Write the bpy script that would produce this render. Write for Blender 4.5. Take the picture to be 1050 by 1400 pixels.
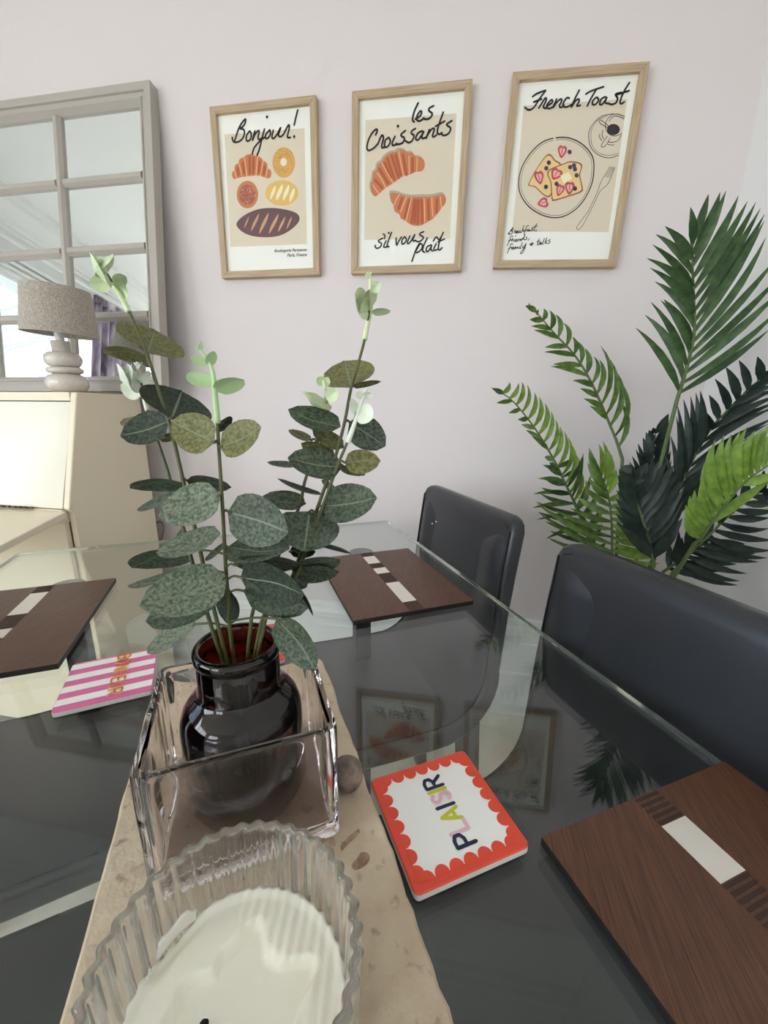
import bpy, bmesh, math, random
from mathutils import Vector, Matrix, noise as mnoise
for o in list(bpy.data.objects): bpy.data.objects.remove(o, do_unlink=True)
scene = bpy.context.scene
COL = scene.collection
random.seed(7)
V = Vector
# ------------------------------------------------------------------ camera
F_PX, PITCH, ROLL, YAW, CZ = 560.758, 0.2465, 0.0084, 0.1733, 1.10246
_fw = V((-math.sin(YAW)*math.cos(PITCH), math.cos(YAW)*math.cos(PITCH), -math.sin(PITCH)))
_rt = V((math.cos(YAW), math.sin(YAW), 0)); _up = _rt.cross(_fw)
_c, _s = math.cos(ROLL), math.sin(ROLL)
CR = _c*_rt + _s*_up; CU = -_s*_rt + _c*_up; CF = _fw
camd = bpy.data.cameras.new('camera'); cam = bpy.data.objects.new('camera', camd); COL.objects.link(cam)
camd.sensor_fit = 'HORIZONTAL'; camd.sensor_width = 36.0; camd.lens = 36.0*F_PX/1050.0
camd.clip_start = 0.01; camd.clip_end = 200
cam.matrix_world = Matrix(((CR.x, CU.x, -CF.x, 0), (CR.y, CU.y, -CF.y, 0), (CR.z, CU.z, -CF.z, CZ), (0, 0, 0, 1)))
scene.camera = cam
# ------------------------------------------------------------------ world and light
w = bpy.data.worlds.new('overcast_sky'); scene.world = w; w.use_nodes = True
bg = w.node_tree.nodes['Background']; bg.inputs[0].default_value = (1.0, 0.99, 0.975, 1); bg.inputs[1].default_value = 6.0
def portal(loc, rot, sx, sy):
    l = bpy.data.lights.new('window_portal', 'AREA'); l.shape = 'RECTANGLE'; l.size = sx; l.size_y = sy
    l.cycles.is_portal = True
    o = bpy.data.objects.new('window_portal', l); COL.objects.link(o); o.location = loc; o.rotation_euler = rot
PORTALS = True
vs = scene.view_settings
scene.display_settings.display_device = 'sRGB'
vs.view_transform = 'Standard'; vs.look = 'None'; vs.gamma = 1.0; vs.use_curve_mapping = False
vs.exposure = 0.88
scene.cycles.max_bounces = 14; scene.cycles.transmission_bounces = 12; scene.cycles.transparent_max_bounces = 24
scene.cycles.diffuse_bounces = 6; scene.cycles.glossy_bounces = 8
# ------------------------------------------------------------------ pixel helpers
def ray(px, py): return ((px-525)*CR - (py-700)*CU)/F_PX + CF
def aty(px, py, y):
    d = ray(px, py); return d*(y/d.y) + V((0, 0, CZ))
def atz(px, py, z):
    d = ray(px, py); return d*((z-CZ)/d.z) + V((0, 0, CZ))
def atplane(px, py, n, d0):
    d = ray(px, py); return d*((d0-CZ*n.z)/d.dot(n)) + V((0, 0, CZ))
TA = 0.52058
E1 = V((math.cos(TA), math.sin(TA), 0)); E2 = V((-math.sin(TA), math.cos(TA), 0))
def T(u, v, z): return E1*u + E2*v + V((0, 0, z))
# ------------------------------------------------------------------ materials
def lin(c):
    return tuple((x/12.92 if x <= .04045 else ((x+.055)/1.055)**2.4) for x in [k/255 for k in c]) + (1,)
MATS = {}
def mat(name, rgb, rough=.5, metal=0, spec=.5, var=None, bump=None, coat=0, trans=0, ior=1.45, coords='Object', scale=(1, 1, 1), rgb2=None, sss=0, sheen=0):
    """rgb/rgb2 in sRGB 0-255; var=(noise scale, detail, contrast); bump=(scale, strength)"""
    m = bpy.data.materials.new(name); m.use_nodes = True; nt = m.node_tree; b = nt.nodes['Principled BSDF']
    b.inputs['Base Color'].default_value = lin(rgb); b.inputs['Roughness'].default_value = rough
    b.inputs['Metallic'].default_value = metal; b.inputs['Specular IOR Level'].default_value = spec
    b.inputs['IOR'].default_value = ior; b.inputs['Transmission Weight'].default_value = trans
    b.inputs['Coat Weight'].default_value = coat; b.inputs['Coat Roughness'].default_value = .08
    if sheen: b.inputs['Sheen Weight'].default_value = sheen
    if sss:
        b.inputs['Subsurface Weight'].default_value = sss; b.inputs['Subsurface Radius'].default_value = (.01, .006, .004); b.inputs['Subsurface Scale'].default_value = .5
    if var or bump:
        tc = nt.nodes.new('ShaderNodeTexCoord'); mp = nt.nodes.new('ShaderNodeMapping'); mp.inputs['Scale'].default_value = scale
        nt.links.new(tc.outputs[coords], mp.inputs[0])
    if var:
        n = nt.nodes.new('ShaderNodeTexNoise'); n.inputs['Scale'].default_value = var[0]; n.inputs['Detail'].default_value = var[1]
        nt.links.new(mp.outputs[0], n.inputs['Vector'])
        r = nt.nodes.new('ShaderNodeValToRGB'); c = var[2]
        r.color_ramp.elements[0].position = .5-.5/c*.5; r.color_ramp.elements[1].position = .5+.5/c*.5
        r.color_ramp.elements[0].color = lin(rgb2 or rgb); r.color_ramp.elements[1].color = lin(rgb)
        nt.links.new(n.outputs[0], r.inputs[0]); nt.links.new(r.outputs[0], b.inputs['Base Color'])
    if bump:
        n2 = nt.nodes.new('ShaderNodeTexNoise'); n2.inputs['Scale'].default_value = bump[0]; n2.inputs['Detail'].default_value = 4
        nt.links.new(mp.outputs[0], n2.inputs['Vector'])
        bp = nt.nodes.new('ShaderNodeBump'); bp.inputs['Strength'].default_value = bump[1]; bp.inputs['Distance'].default_value = .01
        nt.links.new(n2.outputs[0], bp.inputs['Height']); nt.links.new(bp.outputs[0], b.inputs['Normal'])
    MATS[name] = m
    return m
def sheet_glass(name, tint, ior=1.5, rough=0.0):
    """flat sheet glass: Fresnel mix of straight transmission and mirror reflection"""
    m = bpy.data.materials.new(name); m.use_nodes = True; nt = m.node_tree
    nt.nodes.remove(nt.nodes['Principled BSDF']); out = nt.nodes['Material Output']
    tr = nt.nodes.new('ShaderNodeBsdfTransparent'); tr.inputs[0].default_value = tint
    gl = nt.nodes.new('ShaderNodeBsdfGlossy'); gl.inputs['Roughness'].default_value = rough
    ge = nt.nodes.new('ShaderNodeNewGeometry'); fr = nt.nodes.new('ShaderNodeFresnel'); mx = nt.nodes.new('ShaderNodeMixShader')
    mi = nt.nodes.new('ShaderNodeMix'); mi.inputs[2].default_value = ior; mi.inputs[3].default_value = 1/ior
    nt.links.new(ge.outputs['Backfacing'], mi.inputs[0]); nt.links.new(mi.outputs[0], fr.inputs['IOR'])
    nt.links.new(fr.outputs[0], mx.inputs[0]); nt.links.new(tr.outputs[0], mx.inputs[1]); nt.links.new(gl.outputs[0], mx.inputs[2])
    nt.links.new(mx.outputs[0], out.inputs[0]); MATS[name] = m
    return m
# ------------------------------------------------------------------ mesh helpers
class MB:
    def __init__(s): s.v = []; s.f = []
    def add(s, vs_, fs):
        k = len(s.v); s.v += [tuple(x) for x in vs_]; s.f += [tuple(i+k for i in f) for f in fs]; return s
    def box(s, x0, x1, y0, y1, z0, z1, fn=None):
        P = [(x, y, z) for z in (z0, z1) for y in (y0, y1) for x in (x0, x1)]
        if fn: P = [fn(*q) for q in P]
        return s.add(P, [(0, 2, 3, 1), (4, 5, 7, 6), (0, 1, 5, 4), (2, 6, 7, 3), (0, 4, 6, 2), (1, 3, 7, 5)])
    def rings(s, rings, cap0=True, cap1=True, closed=True):
        k = len(s.v); n = len(rings[0])
        for r in rings: s.v += [tuple(q) for q in r]
        for i in range(len(rings)-1):
            for j in range(n if closed else n-1):
                a = k+i*n+j; b = k+i*n+(j+1) % n
                s.f.append((a, b, b+n, a+n))
        if cap0: s.f.append(tuple(k+j for j in reversed(range(n))))
        if cap1: s.f.append(tuple(k+(len(rings)-1)*n+j for j in range(n)))
        return s
    def tube(s, pts, rad, n=8, cap=True):
        pts = [V(q) for q in pts]
        if not isinstance(rad, (list, tuple)): rad = [rad]*len(pts)
        rs = []; ref = None
        for i, q in enumerate(pts):
            d = (pts[min(i+1, len(pts)-1)] - pts[max(i-1, 0)])
            d = d.normalized() if d.length > 1e-9 else V((0, 0, 1))
            if ref is None: ref = d.orthogonal().normalized()
            ref = (ref - d*ref.dot(d)).normalized(); b = d.cross(ref)
            rs.append([q + (ref*math.cos(2*math.pi*k/n) + b*math.sin(2*math.pi*k/n))*rad[i] for k in range(n)])
        return s.rings(rs, cap, cap)
    def lathe(s, prof, c=(0, 0, 0), n=48, cap0=True, cap1=True):
        c = V(c)
        return s.rings([[c + V((r*math.cos(2*math.pi*k/n), r*math.sin(2*math.pi*k/n), z)) for k in range(n)] for r, z in prof], cap0, cap1)
    def ribbon(s, pts, wid, nrm):
        """flat stroke of constant width lying in the plane with normal nrm, rounded ends"""
        pts = [V(q) for q in pts]; k0 = len(s.v); L = []
        for i, q in enumerate(pts):
            d = (pts[min(i+1, len(pts)-1)] - pts[max(i-1, 0)])
            d = d.normalized() if d.length > 1e-9 else V((1, 0, 0))
            L.append((q, d, nrm.cross(d).normalized()))
        vv = [L[0][0]-L[0][1]*wid*.45]
        rows = [[vv[0]-L[0][2]*wid*.22, vv[0]+L[0][2]*wid*.22]] + [[q-b*wid*.5, q+b*wid*.5] for q, d, b in L]
        e = L[-1][0]+L[-1][1]*wid*.45; rows.append([e-L[-1][2]*wid*.22, e+L[-1][2]*wid*.22])
        for r in rows: s.v += [tuple(x) for x in r]
        for i in range(len(rows)-1): s.f.append((k0+2*i, k0+2*i+1, k0+2*i+3, k0+2*i+2))
        return s
    def poly(s, pts): return s.add(pts, [tuple(range(len(pts)))])
    def build(s, name, m, parent=None, smooth=False, root=None, bevel=0, auto=None):
        me = bpy.data.meshes.new(name)
        off = V((0, 0, 0))
        if root is not None: off = V(root.location)
        me.from_pydata([tuple(V(q)-off) for q in s.v], [], s.f); me.update()
        if bevel:
            bm = bmesh.new(); bm.from_mesh(me)
            bmesh.ops.remove_doubles(bm, verts=bm.verts, dist=1e-6)
            bmesh.ops.bevel(bm, geom=list(bm.edges), offset=bevel, segments=2, affect='EDGES', profile=.5, clamp_overlap=True)
            bm.to_mesh(me); bm.free()
        if smooth:
            me.polygons.foreach_set('use_smooth', [True]*len(me.polygons))
            if auto: me.set_sharp_from_angle(angle=math.radians(auto))
        if m is not None: me.materials.append(MATS[m] if isinstance(m, str) else m)
        o = bpy.data.objects.new(name, me); COL.objects.link(o)
        if parent is not None: o.parent = parent
        return o
def tag(o, label=None, cat=None, group=None, kind=None):
    if label: o['label'] = label
    if cat: o['category'] = cat
    if group: o['group'] = group
    if kind: o['kind'] = kind
    return o
def thing(name, label, cat, loc, group=None, rz=0):
    o = bpy.data.objects.new(name, None); COL.objects.link(o); o.location = loc; o.rotation_euler = (0, 0, rz); o.empty_display_size = .05
    return tag(o, label, cat, group)
def copy_tree(o, parent=None):
    c = o.copy(); COL.objects.link(c); c.parent = parent
    for ch in o.children: copy_tree(ch, c)
    return c
def smooth_line(pts, n=5, closed=False):
    pts = [V(q) if len(q) == 3 else V((q[0], q[1], 0)) for q in pts]
    if len(pts) < 3: return pts
    out = []; N = len(pts)
    for i in range(N if closed else N-1):
        g = (lambda k: pts[k % N]) if closed else (lambda k: pts[max(0, min(N-1, k))])
        p0, p1, p2, p3 = g(i-1), g(i), g(i+1), g(i+2)
        for k in range(n):
            t = k/n
            out.append(.5*((2*p1) + (p2-p0)*t + (2*p0-5*p1+4*p2-p3)*t*t + (3*p1-p0-3*p2+p3)*t**3))
    if not closed: out.append(pts[-1])
    return out
# ------------------------------------------------------------------ material library
mat('wall_paint', (226, 217, 217), .75, spec=.3, bump=(60, .05))
mat('white_wall_paint', (236, 235, 235), .7, spec=.3, bump=(60, .04))
mat('ceiling_paint', (248, 248, 247), .8, spec=.2)
mat('white_gloss', (238, 239, 238), .35)
mat('floor_stone', (226, 220, 208), .45, var=(5, 8, 2.2), rgb2=(198, 190, 176), bump=(30, .04))
mat('ground', (186, 180, 168), .9, var=(3, 6, 1.5), rgb2=(160, 154, 142))
mat('upvc', (242, 244, 246), .3)
sheet_glass('window_glass', (.93, .97, 1, 1)); sheet_glass('picture_glass', (1, 1, 1, 1), 1.38)
sheet_glass('table_glass', (.94, .965, .955, 1), 1.56); sheet_glass('solar_glass', (.42, .50, .56, 1))
mat('glass_edge', (196, 214, 206), .05, trans=.9, ior=1.5)
def stripes_mat():
    m = mat('curtain_fabric', (150, 130, 160), .8, sheen=.3); nt = m.node_tree; b = nt.nodes['Principled BSDF']
    tc = nt.nodes.new('ShaderNodeTexCoord'); n = nt.nodes.new('ShaderNodeTexNoise'); n.inputs['Scale'].default_value = 9; n.inputs['Detail'].default_value = 3
    mp = nt.nodes.new('ShaderNodeMapping'); mp.inputs['Scale'].default_value = (1, 1.6, .35)
    nt.links.new(tc.outputs['Object'], mp.inputs[0]); nt.links.new(mp.outputs[0], n.inputs['Vector'])
    r = nt.nodes.new('ShaderNodeValToRGB'); e = r.color_ramp.elements
    e[0].position = .36; e[0].color = lin((94, 84, 104)); e[1].position = .62; e[1].color = lin((214, 204, 216))
    k = e.new(.48); k.color = lin((160, 144, 166))
    nt.links.new(n.outputs[0], r.inputs[0]); nt.links.new(r.outputs[0], b.inputs['Base Color'])
stripes_mat()
WY, WX, LX, RY, CH = 1.39, .70, -3.15, -3.6, 2.8   # picture wall, right wall, left wall, rear wall, ceiling height
def struct(mb, name, m, **k):
    o = mb.build(name, m, **k); tag(o, kind='structure'); return o
# ------------------------------------------------------------------ room shell
DY0, DY1, DZ = -.72, .34, 2.26       # doorway in the left wall to the conservatory
W2 = (-3.4, -1.05, .35, 2.5)         # unseen window added in the left wall to light the room
RWx = (-2.7, -1.3, .85, 2.35)         # added window in the rear wall, out of view, lets in more daylight
struct(MB().box(LX-.15, WX+.15, RY-.15, WY+.15, -.1, 0), 'floor', 'floor_stone')
struct(MB().box(LX-.15, WX+.15, RY-.15, WY+.15, CH, CH+.12), 'ceiling', 'ceiling_paint')
struct(MB().box(LX-.15, WX+.15, WY, WY+.15, 0, CH), 'wall_back', 'wall_paint')
struct(MB().box(WX, WX+.15, RY, WY, 0, CH), 'wall_right', 'white_wall_paint')
m = MB()
for a, b, c, d in ((DY1, WY, 0, CH), (DY0, DY1, DZ, CH), (W2[1], DY0, 0, CH), (W2[0], W2[1], 0, W2[2]), (W2[0], W2[1], W2[3], CH), (RY, W2[0], 0, CH)):
    m.box(LX-.15, LX, a, b, c, d)
struct(m, 'wall_left', 'white_wall_paint')
m = MB()
for a, b, c, d in ((LX-.15, RWx[0], 0, CH), (RWx[1], WX+.15, 0, CH), (RWx[0], RWx[1], 0, RWx[2]), (RWx[0], RWx[1], RWx[3], CH)):
    m.box(a, b, RY-.15, RY, c, d)
struct(m, 'wall_rear', 'white_wall_paint')
# cornices: stepped profile (offset from wall, height below ceiling)
prof = [(0, .22), (.018, .22), (.018, .195), (.03, .19), (.03, .165), (.05, .145), (.07, .12), (.085, .085), (.092, .07), (.092, .055), (.115, .05), (.12, .03), (.145, .025), (.145, .0), (0, 0)]
def moulding(name, prof, a, b, inward, top, m='white_gloss'):
    a, b, inward = V(a), V(b), V(inward)
    r = [[q + inward*d + V((0, 0, top-h)) for d, h in prof] for q in (a, b)]
    mb = MB().rings(r); return struct(mb, name, m)
moulding('trim_1', prof, (LX, RY, 0), (LX, WY, 0), (1, 0, 0), CH)
moulding('trim_2', prof, (LX, WY, 0), (WX, WY, 0), (0, -1, 0), CH)
moulding('trim_3', prof, (WX, RY, 0), (WX, WY, 0), (-1, 0, 0), CH)
moulding('trim_4', prof, (LX, RY, 0), (WX, RY, 0), (0, 1, 0), CH)
skp = [(0, .385), (.010, .385), (.013, .375), (.013, .360), (.022, .345), (.022, .325), (.013, .318), (.013, .295), (.02, .29), (.02, .178), (.026, .17), (.026, 0), (0, 0)]
skp = [(d, .385-h) for d, h in skp]
moulding('baseboard_back', skp, (LX, WY, 0), (WX, WY, 0), (0, -1, 0), .385)
moulding('baseboard_right', skp, (WX, RY, 0), (WX, WY, 0), (-1, 0, 0), .385)
moulding('baseboard_left', skp, (LX, DY1+.08, 0), (LX, WY, 0), (1, 0, 0), .385)
# doorway architrave with stepped head
for i, (a, b, c, d) in enumerate(((DY0-.09, DY0, 0, DZ), (DY1, DY1+.09, 0, DZ), (DY0-.12, DY1+.12, DZ, DZ+.15))):
    m = MB()
    m.box(LX, LX+.02, a, b, c, d)
    if i == 2:
        for k in range(4): m.box(LX+.02, LX+.03+.012*k, a, b, DZ+.03+.035*k, DZ+.05+.035*k)
    else: m.box(LX+.02, LX+.03, a+.02, b-.02, c, d)
    struct(m, 'trim_%d' % (5+i), 'white_gloss')
def window(name, axis, pos, a0, a1, z0, z1, nx, nz, inward):
    """casement window: frame + panes as parts"""
    fr = MB(); t = .05
    def bx(mb, p, q, r, s_, d0, d1):
        if axis == 'x': mb.box(pos+d0, pos+d1, p, q, r, s_)
        else: mb.box(p, q, pos+d0, pos+d1, r, s_)
    bx(fr, a0, a1, z0, z0+t, -.04, .04); bx(fr, a0, a1, z1-t, z1, -.04, .04)
    bx(fr, a0, a0+t, z0+t, z1-t, -.04, .04); bx(fr, a1-t, a1, z0+t, z1-t, -.04, .04)
    for i in range(1, nx):
        x = a0+(a1-a0)*i/nx; bx(fr, x-t/2, x+t/2, z0+t, z1-t, -.035, .035)
    o = struct(fr, name, 'upvc')
    for i in range(nx):
        g = MB(); bx(g, a0+(a1-a0)*i/nx+.02, a0+(a1-a0)*(i+1)/nx-.02, z0+.03, z1-.03, -.004, .004); g.build('pane', 'window_glass', o)
    s_ = MB(); bx(s_, a0-.05, a1+.05, z0-.03, z0, min(0, inward*.18), max(0, inward*.18)); s_.build('sill', 'white_gloss', o)
window('added_window_rear', 'y', RY-.07, RWx[0], RWx[1], RWx[2], RWx[3], 2, 1, 1)  # added behind the camera as a daylight source
window('added_window_left', 'x', LX-.07, W2[0], W2[1], W2[2], W2[3], 4, 1, 1)  # added wide opening, unseen, main daylight for the room
if PORTALS:
    portal((LX-.155, (DY0+DY1)/2, DZ/2), (0, -math.pi/2, 0), DZ, DY1-DY0)
    portal((LX-.155, (W2[0]+W2[1])/2, (W2[2]+W2[3])/2), (0, -math.pi/2, 0), W2[3]-W2[2], W2[1]-W2[0])
    portal(((RWx[0]+RWx[1])/2, RY-.155, (RWx[2]+RWx[3])/2), (math.pi/2, 0, 0), RWx[1]-RWx[0], RWx[3]-RWx[2])
struct(MB().box(-40, 40, -40, 40, -.3, -.12), 'ground', 'ground')
# ------------------------------------------------------------------ conservatory beyond the doorway
cons = thing('conservatory', 'white framed conservatory with sloping glass roof seen through the doorway', 'conservatory', (-4.6, -.3, -.12))
CX0, CX1, CY0, CY1 = -6.2, LX-.16, -1.15, 1.3
def zr(x): return 2.62 + (x-CX1)*.22       # roof slope
m = MB().box(CX0, CX1, CY0, CY1, -.12, -.005); m.build('floor_slab', 'floor_stone', cons, root=cons)
m = MB()
for (a, b, c, d) in ((CX0, CX0+.1, CY0, CY1), (CX0+.1, CX1, CY0, CY0+.1), (CX0+.1, CX1, CY1-.1, CY1)): m.box(a, b, c, d, -.005, .6)
m.build('dwarf_wall', 'white_wall_paint', cons, root=cons)
NB = 5
for k in range(NB+1):
    y = CY0 + (CY1-CY0)*k/NB
    b = MB().tube([(CX1, y, zr(CX1)), (CX0, y, zr(CX0))], .035, 4); b.build('rafter', 'upvc', cons, root=cons)
    b = MB().box(CX0, CX0+.06, max(CY0, y-.03), min(CY1, y+.03), .6, zr(CX0)); b.build('post', 'upvc', cons, root=cons)
    if k < NB:
        y2 = CY0 + (CY1-CY0)*(k+1)/NB
        g = MB().box(CX0, CX1, y+.02, y2-.02, -.005, .005, lambda x, yy, z: (x, yy, z+zr(x))); g.build('roof_pane', 'solar_glass', cons, root=cons)
        g = MB().box(CX0+.025, CX0+.035, y+.03, y2-.03, .6, zr(CX0)-.05); g.build('wall_pane', 'solar_glass', cons, root=cons)
MB().box(CX0-.04, CX0+.08, CY0, CY1, zr(CX0)-.1, zr(CX0)+.03).build('eaves_beam', 'upvc', cons, root=cons)
MB().box(CX1-.06, CX1, CY0, CY1, zr(CX1)-.14, zr(CX1)+.06).build('wall_plate', 'upvc', cons, root=cons)
xm = (CX0+CX1)/2
MB().box(xm-.05, xm+.05, CY0, CY1, zr(xm)-.12, zr(xm)-.03).build('tie_beam', 'upvc', cons, root=cons)
for yy in (CY0, CY1-.06):
    for k in range(4):
        x = CX0 + (CX1-CX0)*k/3
        MB().box(max(CX0, x-.03), min(CX1, x+.03), yy, yy+.06, .6, zr(x)-.03).build('post', 'upvc', cons, root=cons)
        if k < 3:
            x2 = CX0 + (CX1-CX0)*(k+1)/3
            MB().add([(x+.03, yy+.03, .6), (x2-.03, yy+.03, .6), (x2-.03, yy+.03, zr(x2)-.03), (x+.03, yy+.03, zr(x)-.03)], [(0, 1, 2, 3)]).build('wall_pane', 'solar_glass', cons, root=cons)
# curtains in the doorway
def curtain(name, y0, y1, label, folds):
    root = thing(name, label, 'curtain', (LX+.11, (y0+y1)/2, .02), 'doorway curtains')
    N = folds*8; ring = []
    for z in [.02+2.40*k/16 for k in range(17)]:
        squeeze = 1-.12*math.sin(min(1, z/2.44)*math.pi)
        row = []
        for i in range(N+1):
            t = i/N; ph = t*folds*2*math.pi
            row.append((LX+.11+.035*math.sin(ph+.4*math.sin(z*3))*(.6+.4*(1-z/2.5)), (y0+y1)/2+(t-.5)*(y1-y0)*squeeze, z))
        ring.append(row)
    mb = MB().rings(ring, False, False, closed=False)
    o = mb.build('drape', 'curtain_fabric', root, smooth=True, root=root)
    s = o.modifiers.new('thick', 'SOLIDIFY'); s.thickness = .004
    h = MB().box(LX+.10, LX+.125, y0+.01, y1-.01, 2.40, 2.455); h.build('header_tape', 'curtain_fabric', root, root=root)
curtain('curtain', -.93, -.46, 'purple and grey patterned curtain at the rear side of the doorway, reflected in the mirror', 6)
curtain('curtain', .26, .62, 'purple and grey patterned curtain on the doorway side beside the bureau', 5)
pole = thing('curtain_pole', 'pale curtain pole above the conservatory doorway', 'curtain pole', (LX+.11, -.2, 2.48))
MB().tube([(LX+.11, -1.0, 2.48), (LX+.11, .7, 2.48)], .012, 12).build('pole', 'white_gloss', pole, smooth=True, root=pole, auto=40)
for y in (-1.0, .7): MB().lathe([(.0, -.022), (.018, -.014), (.022, 0), (.018, .014), (0, .022)], (LX+.11, y, 2.48), 16, False, False).build('finial', 'white_gloss', pole, smooth=True, root=pole)
for y in (-.85, .58): MB().box(LX, LX+.12, y-.01, y+.01, 2.46, 2.472).build('bracket', 'white_gloss', pole, root=pole)
# ================================================================== furniture
mat('mirror_silver', (246, 250, 250), .0, metal=1)
mat('mirror_frame_paint', (180, 172, 164), .45, bump=(80, .03))
mat('bureau_cream', (232, 219, 194), .4, bump=(25, .02))
mat('bureau_panel', (232, 224, 206), .2, coat=.25)
mat('brass', (120, 104, 78), .35, metal=1)
mat('black_leather', (33, 35, 42), .34, spec=.75, bump=(420, .05))
mat('leather_seam', (12, 12, 14), .6)
mat('black_metal', (26, 26, 28), .4, spec=.4)
mat('dark_table_leg', (58, 60, 62), .35, metal=.6)
mat('linen', (190, 180, 168), .9, var=(300, 4, 1.6), rgb2=(152, 142, 130), bump=(500, .25), scale=(1, 1, .6), sheen=.2)
mat('ceramic', (216, 208, 198), .14, coat=.6, var=(160, 5, 1.2), rgb2=(206, 196, 184))
mat('cable_plastic', (150, 138, 134), .5)
# ---- leaning multi-pane mirror
tilt = math.atan2(.106, .888)
mir = thing('mirror', 'large taupe wooden framed mirror with twelve panes leaning on the wall behind the bureau', 'mirror', (-.96, 1.25, 1.152))
MW, MH, fw_, bw = 1.02, .905, .052, .028
cols, rows = 3, 4; pw = (MW-2*fw_-2*bw)/3; ph = (MH-2*fw_-3*bw)/4
def rail(a, b, c, d, name, prof_, parent=mir):
    pass
def mirror_rail(name, p0, p1, inn, mitre):
    """moulded frame rail from p0 to p1 (outer corner points, x-z), inn = inward direction"""
    p0, p1, inn = V(p0), V(p1), V(inn); d = (p1-p0).normalized()
    sec = [(0, .036), (0, 0), (.022, 0), (.024, .006), (.034, .008), (.036, .004), (.040, .004), (.046, .012), (fw_, .020), (fw_, .036)]   # inward offset, depth
    r = []
    for e, sgn in ((p0, 1), (p1, -1)):
        r.append([e + inn*a + d*sgn*a*mitre + V((0, q, 0)) for a, q in sec])
    MB().rings(r).build(name, 'mirror_frame_paint', mir)
mirror_rail('frame_rail', (-MW, 0, 0), (0, 0, 0), (0, 0, 1), 1)
mirror_rail('frame_rail', (0, 0, MH), (-MW, 0, MH), (0, 0, -1), 1)
mirror_rail('frame_rail', (0, 0, 0), (0, 0, MH), (-1, 0, 0), 1)
mirror_rail('frame_rail', (-MW, 0, MH), (-MW, 0, 0), (1, 0, 0), 1)
def bar(p0, p1, side):
    p0, p1, side = V(p0), V(p1), V(side)
    sec = [(-bw/2, .030), (-bw/2, .020), (-bw*.22, .010), (bw*.22, .010), (bw/2, .020), (bw/2, .030)]
    MB().rings([[e + side*a + V((0, q, 0)) for a, q in sec] for e in (p0, p1)]).build('glazing_bar', 'mirror_frame_paint', mir)
for i in range(1, 3):
    x = -fw_-pw*i-bw*(i-.5); bar((x, 0, fw_), (x, 0, MH-fw_), (1, 0, 0))
for i in range(1, 4):
    z = fw_+ph*i+bw*(i-.5)
    for k in range(3):
        x0 = -fw_-(pw+bw)*k; bar((x0, 0, z), (x0-pw, 0, z), (0, 0, 1))
for i in range(3):
    for k in range(4):
        x1 = -fw_-(pw+bw)*i; z0 = fw_+(ph+bw)*k
        MB().box(x1-pw-.004, x1+.004, .026, .030, z0-.004, z0+ph+.004).build('mirror_pane', 'mirror_silver', mir)
MB().box(-MW+.01, -.01, .0302, .036, .01, MH-.01).build('backing', 'black_metal', mir)
mir.rotation_euler = (-tilt, 0, 0)
# ---- bureau
BX0, BX1 = -1.98, -1.09
bur = thing('bureau', 'cream painted writing bureau with slanted glossy front standing below the mirror', 'bureau', ((BX0+BX1)/2, 1.1, 0))
profb = [(1.305, 0), (1.305, 1.142), (1.06, 1.142), (.972, .815), (.985, .80), (.985, 0)]
def side(x0, x1, name, grow=0):
    r = [[(x, y, z) for y, z in profb] for x in (x0, x1)]
    MB().rings(r).build(name, 'bureau_cream', bur, root=bur, bevel=.004)
side(BX1-.022, BX1, 'side_panel'); side(BX0, BX0+.022, 'side_panel')
MB().box(BX0+.022, BX1-.022, 1.285, 1.30, .05, 1.13).build('back_panel', 'bureau_cream', bur, root=bur)
MB().box(BX0+.022, BX1-.022, 1.055, 1.285, 1.118, 1.142).build('top', 'bureau_cream', bur, root=bur)
MB().box(BX0+.022, BX1-.022, .0, 1, .0, 1, lambda x, y, z: (x, 1.058-.006*0-.088*(1-z)+y*.012, .815+.30*z)).build('slant_panel', 'bureau_panel', bur, root=bur)
MB().box(BX0+.022, BX1-.022, .968, .99, .772, .812).build('hinge_rail', 'bureau_cream', bur, root=bur)
h = MB()
hinge = MB().box(BX0+.1, BX1-.12, .958, .9675, .8125, .8145).build('piano_hinge', 'brass', bur, root=bur)
for k in range(34):
    x = BX0+.11+k*.02
    MB().tube([(x, .958, .8165), (x+.0125, .958, .8165)], .0038, 6).build('knuckle', 'brass', hinge, root=bur)
MB().box(BX0+.004, BX1-.004, 0, 1, 0, 1, lambda x, y, z: (x, .966-.34*y, .79+.02*z-.075*y)).build('flap', 'bureau_cream', bur, root=bur, bevel=.003)
MB().box(BX0+.022, BX1-.022, .968, .984, .05, .772).build('front_panel', 'bureau_cream', bur, root=bur, bevel=.002)
# ---- lamp on the bureau
LP = V((-1.195, 1.135, 1.1425))
lamp = thing('table_lamp', 'table lamp with stacked pebble ceramic base and beige linen shade on the bureau', 'lamp', LP)
pr = [(0, 0), (.03, 0)]
for zc, rz, rx, rc in ((.028, .028, .030, .027), (.0655, .0095, .014, .034), (.0965, .0215, .020, .029)):      # three stacked pebbles
    for k in range(13):
        a = -math.pi/2+math.pi*k/12
        if zc < .03 and k < 2: continue
        pr.append((rc+rx*math.cos(a)*(1 if abs(math.sin(a)) < .99 else .6), zc+rz*math.sin(a)))
pr += [(.0245, .119), (.0245, .146), (.022, .150), (0, .150)]
MB().lathe(pr, LP, 40, False, False).build('base', 'ceramic', lamp, smooth=True, root=lamp)
MB().lathe([(.0, .15), (.012, .15), (.012, .175), (.009, .178), (.009, .20), (0, .20)], LP, 20, False, False).build('bulb_holder', 'white_gloss', lamp, smooth=True, root=lamp, auto=40)
sh = MB().lathe([(.098, .163), (.084, .291), (.0825, .291), (.0965, .163), (.098, .163)], (0, 0, 0), 56, False, False).build('shade', 'linen', lamp, smooth=True, auto=40)
sh.rotation_euler = (0, math.radians(4), 0); sh.location = (-.004, 0, .004)
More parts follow.
